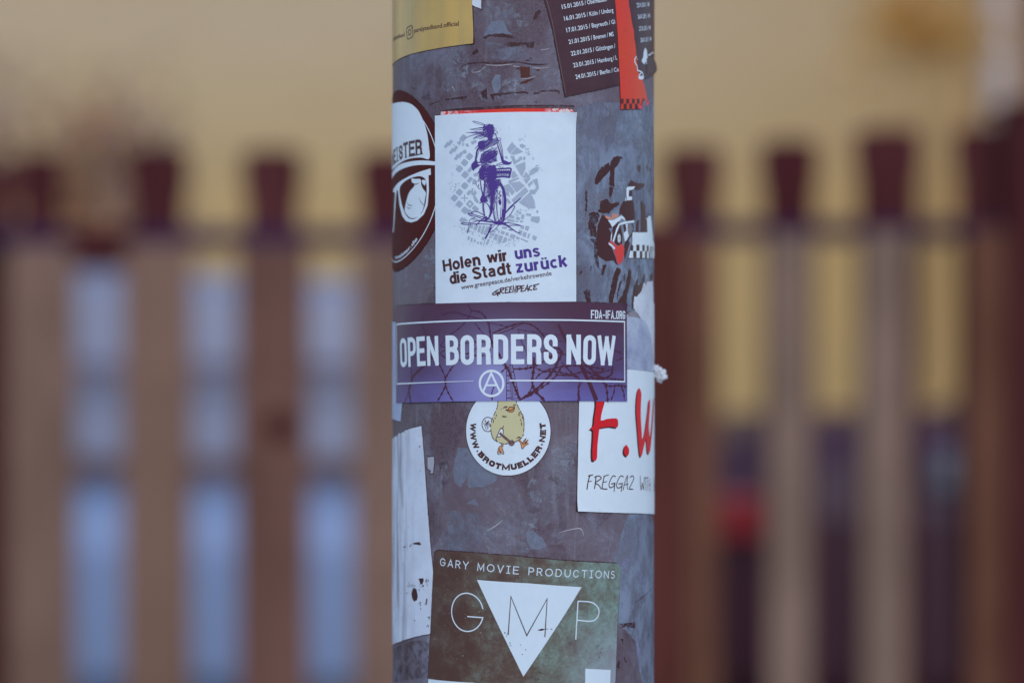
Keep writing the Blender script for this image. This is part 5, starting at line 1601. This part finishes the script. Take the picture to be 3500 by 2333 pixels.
slog = sticker('slogan_sticker', 'wide purple barbed wire sticker reading OPEN BORDERS NOW', 'sticker',
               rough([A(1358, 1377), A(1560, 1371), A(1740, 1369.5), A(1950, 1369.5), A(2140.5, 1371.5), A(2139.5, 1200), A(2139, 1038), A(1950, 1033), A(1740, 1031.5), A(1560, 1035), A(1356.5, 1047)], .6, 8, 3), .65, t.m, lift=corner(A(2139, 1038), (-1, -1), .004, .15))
m_wire = plain('wire_print', (72, 42, 62), .45, var=.03, scale=200)
m_wire2 = plain('faint_wire_print', (72, 46, 80), .45, var=.03, scale=200)
def wire(a, pts, w, every=16, sz=5):
    s_ = smooth(pts, 8)
    sz = sz * 1.35
    a.stroke(s_, w * .72)
    acc = 0
    for i in range(1, len(s_)):
        p, q = V2(s_[i - 1]), V2(s_[i])
        acc += (q - p).length / PXM
        if acc > every and (q - p).length > 0:
            acc = 0
            d = (q - p).normalized(); u = Vector((-d.y, d.x))
            a.poly([tuple(q - d * sz * 1.1 * PXM), tuple(q + u * sz * .55 * PXM), tuple(q + d * sz * 1.1 * PXM), tuple(q - u * sz * .55 * PXM)])
a = Art()
wire(a, pl(c7, (1080, 140), (1140, 230), (1100, 350), (980, 480), (800, 620), (740, 720)), 5, 26)
wire(a, pl(c7, (760, 300), (900, 260), (1100, 310), (1300, 360)), 7, 200)
wire(a, pl(c7, (510, 300), (500, 430), (560, 560), (640, 580)), 5, 40)
wire(a, pl(c7, (1150, 240), (1280, 270), (1370, 400), (1400, 560), (1420, 700)), 8, 26, 7)
wire(a, pl(c7, (1190, 400), (1300, 540), (1420, 700), (1540, 880)), 4, 24)
wire(a, pl(c7, (1380, 400), (1650, 450), (1800, 400)), 3, 40)
wire(a, pl(c7b, (120, 490), (300, 520), (560, 560), (720, 560)), 3, 24, 4)
wire(a, pl(c7b, (560, 600), (700, 650), (960, 640), (1200, 700), (1520, 830)), 3, 30, 4)
a.build('faint_wire_print', .71, m_wire2, slog)
a = Art()
wire(a, pl(c7, (740, 800), (980, 700), (1200, 660), (1330, 660)), 4, 20); wire(a, pl(c7, (760, 720), (900, 760), (1080, 820), (1220, 740)), 4, 22)
wire(a, pl(c7, (730, 810), (850, 900), (1000, 900), (1200, 840), (1420, 850)), 4, 18)
wire(a, pl(c7, (500, 680), (560, 760), (640, 880), (720, 960), (800, 1130), (800, 1250), (740, 1380), (700, 1445)), 5, 20, 6)
wire(a, pl(c7, (920, 960), (840, 1080), (800, 1180), (820, 1280), (870, 1390), (910, 1445)), 5, 20, 6)
wire(a, pl(c7, (640, 860), (520, 980), (400, 1090), (350, 1200), (320, 1300), (345, 1470)), 9, 26, 8); wire(a, pl(c7, (350, 1000), (350, 1200), (290, 1400), (262, 1470)), 6, 28, 6)
wire(a, pl(c7, (1420, 640), (1500, 800), (1560, 900), (1640, 1040), (1700, 1200), (1760, 1360), (1800, 1440)), 8, 24, 8)
wire(a, pl(c7, (1560, 960), (1600, 1000), (1540, 1070)), 4, 14); wire(a, pl(c7, (1450, 1255), (1420, 1340), (1425, 1440)), 5, 40)
wire(a, pl(c7b, (120, 480), (160, 640), (230, 800), (250, 1010)), 3, 60); wire(a, pl(c7b, (-220, 545), (0, 450), (180, 405), (320, 440), (430, 540), (500, 660)), 6, 24, 6)
wire(a, pl(c7b, (-180, 560), (0, 500), (170, 415)), 4, 60)
a.stroke(pl(c7b, (655, 425), (720, 560), (800, 720), (950, 960), (1080, 1240), (1160, 1440)), (9, 11, 12, 14, 15, 17))
wire(a, pl(c7b, (60, 1020), (250, 1010), (400, 950), (560, 850), (600, 740)), 6, 16, 7); wire(a, pl(c7b, (330, 860), (330, 1000), (310, 1180), (340, 1300), (470, 1440)), 9, 22, 9)
wire(a, pl(c7b, (150, 1430), (280, 1350), (420, 1240), (560, 1080), (640, 940), (700, 800), (640, 740)), 9, 18, 8); wire(a, pl(c7b, (240, 1400), (420, 1280), (600, 1140), (700, 980)), 5, 16, 7)
wire(a, pl(c7b, (200, 1420), (300, 1280), (320, 1160)), 5, 22); wire(a, pl(c7b, (340, 1000), (460, 1050), (640, 1060), (820, 1100), (920, 1140)), 4, 16, 6)
wire(a, pl(c7b, (350, 1160), (420, 1080), (560, 1020), (760, 980), (1000, 980), (1240, 1020)), 5, 18, 6); wire(a, pl(c7b, (640, 1100), (820, 1100), (1000, 1060), (1200, 1130), (1360, 1150), (1530, 1170)), 5, 16, 6)
wire(a, pl(c7b, (700, 930), (840, 1080), (930, 1150), (920, 1300), (920, 1440)), 5, 20, 6); wire(a, pl(c7b, (980, 1190), (930, 1260), (930, 1380), (945, 1440)), 4, 18, 5)
wire(a, pl(c7b, (960, 900), (1100, 1030), (1220, 1140), (1290, 1270), (1310, 1440)), 6, 20, 8); wire(a, pl(c7b, (1380, 980), (1350, 1100), (1230, 1150), (1100, 1140)), 8, 20, 8)
wire(a, pl(c7b, (1280, 1000), (1200, 1080), (1060, 1130)), 4, 20); wire(a, pl(c7b, (1420, 910), (1520, 870)), 4, 20); wire(a, pl(c7b, (1390, 770), (1500, 800)), 3, 30)
wire(a, pl(c7b, (1240, 1200), (1330, 1250), (1450, 1240), (1560, 1260)), 5, 16, 7); wire(a, pl(c7b, (1400, 1240), (1390, 1340), (1350, 1440)), 5, 20, 6); wire(a, pl(c7b, (1480, 1250), (1520, 1330), (1530, 1440)), 5, 18, 7)
wire(a, pl(c7b, (420, 800), (520, 780), (700, 810), (860, 880)), 5, 20, 6); wire(a, pl(c7b, (1000, 1000), (1060, 1060), (1230, 1060), (1380, 1020)), 3, 18)
# lattice mast
a.stroke(pl(c7, (1613, 960), (1616, 1445)), 2.2); a.stroke(pl(c7, (1690, 960), (1790, 1440)), 2.6)
yy = 960
k = 0
while yy < 1430:
    xr = 1690 + (yy - 960) * .208
    xr2 = 1690 + (yy + 50 - 960) * .208
    a.stroke(pl(c7, (1614, yy), (xr, yy)), 1.3)
    a.stroke(pl(c7, (1614 if k % 2 else xr, yy), (xr2 if k % 2 else 1614, min(yy + 50, 1440))), 1.3)
    yy += 50; k += 1
a.stroke(pl(c7, (1650, 960), (1680, 1440)), 1.2); a.stroke(pl(c7, (1665, 960), (1700, 1440)), 1.2)
a.build('barbed_wire_print', .72, m_wire, slog)
a = Art()
a.stroke([A(1620, 1301), A(1361.5, 1311.5), A(1361, 1108), A(1560, 1096.5), A(1746, 1092.5), A(1950, 1093.5), A(2130.5, 1099), A(2131, 1303.5), A(1950, 1300), A(1742, 1299.5)], [1.5, 5] + [5.2] * 8)
ca = A(1681, 1309.5)
a.stroke(ell(ca, 41, 43, n=48), 8.0, closed=True)
a.build('white_frame_line', .785, m_white, slog)
a = Art()
a.stroke(pl(c7, (1306, 1322), (1412, 1076), (1527, 1322)), 7.2); a.stroke(pl(c7, (1345, 1238), (1482, 1238)), 6.4)
a.build('circle_letter', .80, m_white, slog)
a = Art()
top_l = {}
def lbox(ch, X0, X1, Yb0, Yb1, h, sw=14.5, ry=.19):
    letter(a, ch, A(X0, Yb0), A(X1, Yb1), h, sw, ry)
for ch, X0, X1, Yb in (('O', 1374.2, 1396.8, 1256), ('P', 1400.5, 1427.5, 1253.2), ('E', 1430.5, 1459.5, 1251.2), ('N', 1464.5, 1503.2, 1249.6), ('B', 1528.2, 1571.5, 1247.6), ('O', 1577.2, 1622.6, 1246.8),
                       ('R', 1632, 1680, 1245.3), ('D', 1688, 1738, 1244.6), ('E', 1747.5, 1792.2, 1244.2), ('R', 1801, 1850.5, 1244.2), ('S', 1857.4, 1904, 1244.6), ('N', 1934, 1982.5, 1245), ('O', 1990, 2032.8, 1246), ('W', 2038, 2098.5, 1247.2)):
    slope = 3.6 if X0 < 1400 else 2.4 if X0 < 1450 else 1.2 if X0 < 1560 else .3 if X0 < 1750 else -.2 if X0 < 1950 else -1
    lbox(ch, X0, X1, Yb, Yb - slope, 102.5, (17 if X0 > 1500 else 16) if ch != 'W' else 15.5)
a.build('slogan_lettering', .785, m_white, slog)
a = Art()
lettering(a, 'FDA-IFA.ORG', A(2016.8, 1088.3), A(2132.5, 1091), 29.5, 4.3, {'*': 1.0, 'I': .42, '.': .42, '-': .7}, .17, ry=.19)
a.build('web_lettering', .785, m_white, slog)

# 10  torn sticker remains with red scarf and chequered border, right
m_tw = paper('torn_print_white', (194, 214, 236), (176, 196, 222), wear=.5, speck=.3, seed=50)
rem = sticker('torn_figure_sticker', 'torn sticker remains with black coat, red scarf and chequered border at the right', 'torn sticker',
              rough(pl(c13, (920, 1280), (1140, 1280), (1136, 1090), (1116, 1070), (1145, 1070), (1165, 1030), (1190, 1045), (1225, 1400), (1300, 1500), (1300, 1666), (1170, 1666), (865, 1658), (885, 1560), (915, 1480)), 1.5, 5, 3), .16, m_tw)
a = Art()
for q in ((890, 165, 928, 248), (975, 157, 1020, 248), (1063, 160, 1098, 252), (1130, 170, 1158, 258), (1182, 180, 1199, 262), (1215, 180, 1224, 262), (928, 252, 976, 350), (1026, 254, 1062, 356), (1104, 256, 1132, 360), (1162, 262, 1180, 366), (1200, 265, 1211, 366)):
    a.poly(pl(c14, (q[0], q[3]), (q[2], q[3]), (q[2], q[1]), (q[0], q[1])))
a.build('chequer_squares', .21, m_black, rem)
a = Art()
for q in (((470, 1020), (500, 1030), (560, 1100), (620, 1200), (570, 1220), (600, 1290), (590, 1400), (560, 1430), (640, 1560), (640, 1700), (520, 1710), (420, 1640), (385, 1500), (390, 1340), (400, 1180)),
          ((780, 820), (840, 808), (930, 800), (950, 950), (960, 1080), (830, 1118), (805, 1060), (760, 1015), (720, 1010), (735, 920)),
          ((850, 590), (870, 540), (905, 505), (965, 545), (1100, 555), (1090, 600), (1010, 655), (960, 640), (930, 600)),
          ((870, 655), (912, 650), (912, 745), (862, 745)),
          ((1038, 830), (1060, 815), (1110, 900), (1112, 1060), (1140, 1090), (1140, 1278), (1040, 1270), (1045, 1000)),
          ((990, 1095), (1015, 1100), (1015, 1290), (1000, 1305), (965, 1265), (972, 1150)),
          ((630, 1200), (720, 1120), (740, 1150), (680, 1260), (625, 1410), (605, 1400)),
          ((690, 1290), (740, 1170), (780, 1300), (795, 1420), (760, 1450), (700, 1480), (650, 1430)),
          ((915, 1140), (940, 1200), (925, 1300), (860, 1400), (880, 1440), (850, 1540), (800, 1680), (790, 1500), (810, 1410), (870, 1350)),
          ((780, 1160), (810, 1160), (825, 1230), (800, 1290)), ((560, 1440), (600, 1500), (650, 1600), (700, 1770), (650, 1720), (600, 1600)), ((1135, 990), (1160, 1010), (1150, 1060))):
    a.poly(rough(pl(c13, *q), 1.4, 6, len(q)))
a.build('black_coat_print', .10, m_black, rem)
a = Art()
for q in (((555, 1100), (640, 1096), (720, 1050), (760, 1030), (800, 1065), (810, 1108), (770, 1080), (750, 1075), (730, 1110), (690, 1130), (640, 1180), (620, 1205), (590, 1150)),
          ((800, 1120), (945, 1102), (946, 1132), (830, 1148), (730, 1172), (700, 1240), (640, 1425), (622, 1410), (680, 1220), (715, 1150)),
          ((820, 1150), (850, 1160), (850, 1250), (865, 1330), (830, 1400), (808, 1418), (785, 1290), (830, 1260)),
          ((828, 625), (850, 603), (960, 598), (930, 640), (905, 650), (868, 655), (862, 745), (912, 750), (912, 800), (840, 805), (828, 720)),
          ((820, 750), (828, 810), (808, 812)), ((600, 1320), (618, 1280), (608, 1400), (595, 1400)), ((560, 1435), (600, 1450), (665, 1510), (645, 1540), (610, 1490), (570, 1465))):
    a.poly(pl(c13, *q))
a.build('white_collar_print', .14, m_white, rem)
a = Art(); a.poly(smooth(pl(c13, (850, 1165), (880, 1158), (915, 1185), (925, 1230), (900, 1300), (870, 1340), (845, 1240)), 3, True)); a.stroke(ell(c13(720, 1368), 9, 16, n=22), 3.0, closed=True)
a.poly(pl(c13, (740, 1180), (765, 1180), (785, 1340), (785, 1460), (765, 1460), (770, 1330)))
a.build('grey_print_patch', .17, plain('grey_patch_print', (112, 120, 138), .5, scale=200), rem)
a = Art(); a.poly(ell(c13(720, 1370), 7.5, 14, n=18)); a.build('white_badge', .155, m_white, rem)
a = Art(); a.stroke(pl(c13, (720, 1320), (720, 1415)), 1.4); a.stroke(pl(c13, (692, 1370), (748, 1370)), 1.4); a.build('badge_cross', .20, m_black, rem)
a = Art()
a.poly(rough(pl(c14, (582, 95), (640, 130), (695, 182), (752, 140), (775, 160), (798, 210), (790, 300), (772, 400), (708, 462), (690, 400), (655, 290), (640, 235), (665, 210), (640, 170), (575, 120)), 1, 5, 4))
a.build('red_scarf_print', .19, plain('scarf_red', (206, 74, 74), .5, scale=100, c2=(196, 62, 66)), rem)
a = Art(); a.poly(pl(c13, (500, 1030), (560, 1042), (615, 1065), (615, 1000), (650, 1008), (710, 1012), (705, 1045), (640, 1082), (560, 1090), (525, 1065)))
a.build('skin_tone_print', .15, plain('salmon_print', (190, 138, 124), .5, scale=200), rem)

# 11  pale blue translucent patch and the torn white paper next to the slogan
m_pb = paper('pale_blue_film', (122, 136, 176), (166, 186, 216), wear=1.0, rough=.5, seed=60)
torn = sticker('torn_white_sticker', 'torn bright white paper hanging at the right edge beside the slogan sticker', 'torn sticker',
               rough(pl(c14, (1250, 1968), (1210, 1960), (1150, 1900), (1100, 1800), (1020, 1700), (960, 1500), (1040, 1250), (990, 1190), (950, 1120), (935, 1110), (940, 1000), (945, 925), (985, 935), (1010, 900), (1050, 860), (1070, 800), (1085, 730), (1105, 720), (1120, 770), (1140, 700), (1165, 700), (1190, 715), (1215, 690), (1225, 800), (1228, 1000), (1290, 1100), (1360, 1300), (1360, 1990)), 2.4, 4, 9), .20, m_torn)
patch = sticker('blue_film_patch', 'pale blue film patch between the slogan sticker and the torn white paper', 'sticker',
                rough(pl(c7b, (1500, 1070), (1500, 270), (1590, 290), (1700, 320), (1800, 365), (1860, 450), (1890, 560), (1925, 830), (1945, 900), (1965, 1062), (1930, 1060), (1580, 1026)), 1.2, 5, 5), .24, m_pb)
a = Art()
a.poly(rough(pl(c14, (1000, 1180), (940, 1130), (850, 1180), (850, 1225), (960, 1240), (1040, 1255)), 2, 5, 4))
a.build('grey_paper_piece', .245, paper('grey_paper', (124, 128, 146), (104, 100, 116), wear=.8), patch)  # grey paper piece over the top of the film patch

# curled scrap sticking out at the right edge
bm = bmesh.new()
rnd = random.Random(3)
pc = A(2240, 1278)
cx_, cz_ = POLE_X + POLE_R * 1.0, CAM_Z - (1272 - 1166.5) / FPX * POLE_Y
for k, (dx_, dz_, rr_) in enumerate(((.0008, .0016, .0021), (.0024, .0004, .0022), (.0036, -.0018, .0021), (.0050, -.0022, .0015), (.0030, -.0036, .0015), (.0012, -.0008, .0017), (.0044, -.0002, .0014))):
    m_ = bmesh.ops.create_icosphere(bm, subdivisions=3, radius=rr_)
    for v_ in m_['verts']:
        d_ = noise.noise(v_.co * 900 + Vector((k * 3, 0, 0))) * .0011 + noise.noise(v_.co * 2600) * .0004
        v_.co += v_.co.normalized() * d_
        v_.co = Vector((v_.co.x * 1.0, v_.co.y * .7, v_.co.z)) + Vector((dx_, -.001 * k % .003, dz_))
o = link('curled_paper', bm, m_torn)
o.location = (cx_, POLE_Y - .004, cz_)
tag(o, 'crumpled white paper scrap sticking out from the right edge of the pole', 'paper scrap')

# 12  white torn papers at the left edge
tl = sticker('narrow_paper_strip', 'narrow pale strip of torn paper at the left edge beside the slogan sticker', 'paper scrap',
             rough([A(1320, 1432), A(1346, 1432), A(1370, 1440), A(1375, 1378), A(1375, 1300), A(1374, 1100), A(1345, 1099), A(1320, 1096)], 1, 6, 2), .2, paper('pale_blue_paper', (150, 172, 212), (128, 146, 186), wear=.8, seed=70))
m_big = paper('weathered_white', (182, 202, 232), (150, 160, 190), wear=.45, speck=1.0, rough=.55, seed=73, streak=True)
big_pts = [A(1304, 2212), A(1343, 2201)] + pl(c11, (200, 1115), (400, 1050), (585, 1015), (620, 930), (618, 800), (583, 300), (552, 0)) + pl(c10, (525, 1300), (495, 900), (470, 520), (440, 172), (300, 210), (262, 222), (262, 248), (240, 236), (215, 262), (205, 245), (190, 272), (135, 305)) + [A(1304, 1510)]
holes = [rough(pl(c11, *q), 1.2, 3, 3) for q in (((365, 12), (440, 2), (462, 34), (430, 38), (400, 30), (372, 34)), ((425, 410), (480, 402), (484, 430), (470, 476), (445, 468), (435, 440)),
         ((360, 520), (385, 510), (408, 540), (420, 600), (410, 645), (380, 665), (358, 640), (346, 580)), ((436, 660), (452, 672), (446, 712), (438, 690)), ((514, 625), (526, 640), (518, 690), (506, 712), (502, 680)), ((508, 408), (522, 408), (516, 428)))]
residue('dirt_stain', INK, [pl(c11, (355, 2), (475, -4), (475, 40), (355, 42)), pl(c11, (415, 395), (530, 395), (530, 480), (430, 482)), pl(c11, (340, 500), (425, 500), (425, 680), (340, 675)), pl(c11, (430, 610), (535, 610), (535, 720), (430, 722))], .06, 1, 3)
bigw = sticker('torn_white_sticker', 'long weathered white sticker with dark holes at the lower left edge', 'torn sticker', rough(big_pts, 1.0, 6, 12), .22, m_big, holes=holes)
m_tagp = paper('small_grey_scrap', (156, 168, 190), (120, 126, 148), wear=.9, seed=77)
sticker('paper_scrap', 'tiny grey paper scrap between the long white sticker and the chick sticker', 'paper scrap',
        pl(c10, (508, 505), (575, 502), (578, 560), (568, 680), (530, 678), (545, 655), (508, 630)), .14, m_tagp, edge=1.2, seed=8)

a = Art()
rnd = random.Random(12)
for cx, cy, n_, sp in ((330, 480, 16, 34), (450, 480, 10, 40), (530, 440, 8, 26), (400, 560, 6, 40), (470, 700, 6, 50), (540, 820, 6, 30), (400, 900, 4, 40), (530, 930, 4, 12), (340, 40, 6, 20), (300, 570, 4, 14), (270, 70, 4, 20)):
    for _ in range(n_):
        a.poly(ell(c11(cx + rnd.gauss(0, sp * .6), cy + rnd.gauss(0, sp * .6)), rnd.uniform(.7, 2.4), rnd.uniform(1, 4), n=7))
a.build('dirt_specks', .29, m_black, bigw)

# 13  green film-company sticker at the bottom
t = NT('green_grunge_print', rough=.5, spec=.3)
uv = t.coord(True)
sx = t.n('ShaderNodeSeparateXYZ'); t.l(uv, sx.inputs[0])
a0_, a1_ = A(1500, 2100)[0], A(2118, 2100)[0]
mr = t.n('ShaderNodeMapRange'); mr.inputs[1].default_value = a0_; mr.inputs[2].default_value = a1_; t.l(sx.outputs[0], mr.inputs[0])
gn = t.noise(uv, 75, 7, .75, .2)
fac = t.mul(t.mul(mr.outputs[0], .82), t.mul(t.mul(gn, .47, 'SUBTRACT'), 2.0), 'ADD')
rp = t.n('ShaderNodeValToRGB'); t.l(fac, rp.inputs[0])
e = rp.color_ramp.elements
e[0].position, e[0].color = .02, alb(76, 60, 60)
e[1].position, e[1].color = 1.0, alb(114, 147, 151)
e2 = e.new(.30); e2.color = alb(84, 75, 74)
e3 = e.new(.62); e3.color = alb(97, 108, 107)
fn = t.noise(uv, 460, 5, .75)
cc = t.mix(t.mul(t.ramp(fn, .5, .66), .42), rp.outputs[0], alb(70, 56, 58))
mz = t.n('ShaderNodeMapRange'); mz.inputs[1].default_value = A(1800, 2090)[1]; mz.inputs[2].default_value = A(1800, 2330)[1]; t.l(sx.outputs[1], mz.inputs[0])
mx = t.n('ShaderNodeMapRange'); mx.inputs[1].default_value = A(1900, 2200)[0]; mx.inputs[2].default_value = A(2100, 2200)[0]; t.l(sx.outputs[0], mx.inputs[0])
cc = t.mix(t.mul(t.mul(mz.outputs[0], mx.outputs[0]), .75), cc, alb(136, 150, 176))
spk = t.noise(uv, 700, 2, .6)
cc = t.mix(t.ramp(spk, .70, .73), cc, alb(134, 142, 140))
t.base(cc)
t.bump(fn, .1, .0003)
grn = sticker('film_company_sticker', 'dark green grungy sticker with white triangle and thin capital letters at the bottom', 'sticker',
              rough([A(1462, 2420)] + [A(1465, 2300), A(1472, 2150), A(1479, 2000)] + pl(c12, (112, 150), (120, 120), (150, 97), (500, 118), (1000, 158), (1500, 205), (2125, 240), (2150, 262), (2170, 292), (2160, 560), (2140, 900), (2115, 1568)) + [A(2098, 2420)], .8, 7, 6), .30, t.m, lift=corner(A(2116, 1928), (-1, -1), .0045, .25))
a = Art()
a.stroke(pl(c12, (122, 300), (118, 150), (150, 112), (500, 130), (1000, 170)), 1.1)
a.build('edge_line', .35, paper('edge_brown', (98, 82, 86)), grn)
m_gw = plain('green_sticker_white', (182, 206, 232), .5, var=.02, scale=200)
a = Art()
a.poly(pl(c12, (588, 422), (1100, 1494), (1742, 502), (1160, 460)))
a.build('white_triangle', .36, m_gw, grn)
a = Art()
gc = c12(477, 781)
a.stroke(ell(gc, 60, 65.5, 12, 337, 60), 4.2)
a.stroke([ell(gc, 60, 65.5, 337, 338, 1)[0], c12(652, 840), c12(480, 827)], 4.2)
a.stroke(pl(c12, (1678, 1082), (1703, 655)), 4.2)
a.stroke(smooth(pl(c12, (1703, 658), (1820, 664), (1885, 688), (1928, 740), (1932, 800), (1900, 855), (1840, 880), (1695, 868)), 5), 4.2)
a.build('large_letters', .36, m_gw, grn)
a = Art()
a.stroke(pl(c12, (933, 1026), (962, 606), (1137, 1038), (1362, 632), (1337, 1055)), 3.8)
a.build('dark_letter', .42, plain('dark_green_print', (82, 76, 80), .5, scale=200), grn)
a = Art()
lettering(a, 'GARY MOVIE PRODUCTIONS', c12(178, 264), c12(2106, 408), 27, 3.2, {'*': 1.0, 'J': 1, 'I': .62, ' ': .62, 'M': 1.12, 'O': 1.22, 'G': 1.1, 'D': 1.0, 'S': .82, 'E': .9, 'R': .88, 'P': .86}, .42, ry=.5)
a.build('title_lettering', .36, m_gw, grn)
a = Art()
a.poly(rough(pl(c12, (1255, 975), (1300, 962), (1330, 965), (1330, 975), (1300, 985), (1270, 982)), .8, 4, 2)); a.stroke(pl(c12, (1325, 970), (1375, 965)), 1.6); a.stroke(pl(c12, (1400, 962), (1420, 975)), 2)
rnd = random.Random(9)
for cx, cy, n_, sp in ((800, 1080, 12, 50), (1280, 1450, 9, 40), (1920, 1170, 10, 45), (1940, 1290, 5, 40), (960, 1150, 3, 30), (1250, 1520, 6, 40), (1080, 1180, 3, 60), (930, 1030, 6, 25), (1690, 940, 2, 10), (700, 1400, 6, 120)):
    for _ in range(n_):
        a.poly(ell(c12(cx + rnd.gauss(0, sp * .6), cy + rnd.gauss(0, sp * .6)), rnd.uniform(.7, 2.6), rnd.uniform(.7, 2.6), n=7))
a.build('dirt_specks', .43, m_black, grn)
a = Art(); a.poly(pl(c12, (1785, 1405), (2062, 1420), (2055, 1700), (1778, 1690)))
a.build('white_panel', .36, m_gw, grn)
a = Art(); a.poly(pl(c12, (50, 1520), (560, 1562), (556, 1700), (46, 1680)))
a.build('white_bar', .36, m_gw, grn)
a = Art(); a.stroke(pl(c12, (1478, 960), (1530, 1120), (1580, 1265)), 1.4); a.poly(ell(c12(1582, 1268), 4, 3, n=10))
a.build('scratch', .37, paper('scratch_grey', (128, 130, 140)), grn)

for o in scene.objects:
    if '_org' in o: del o['_org']
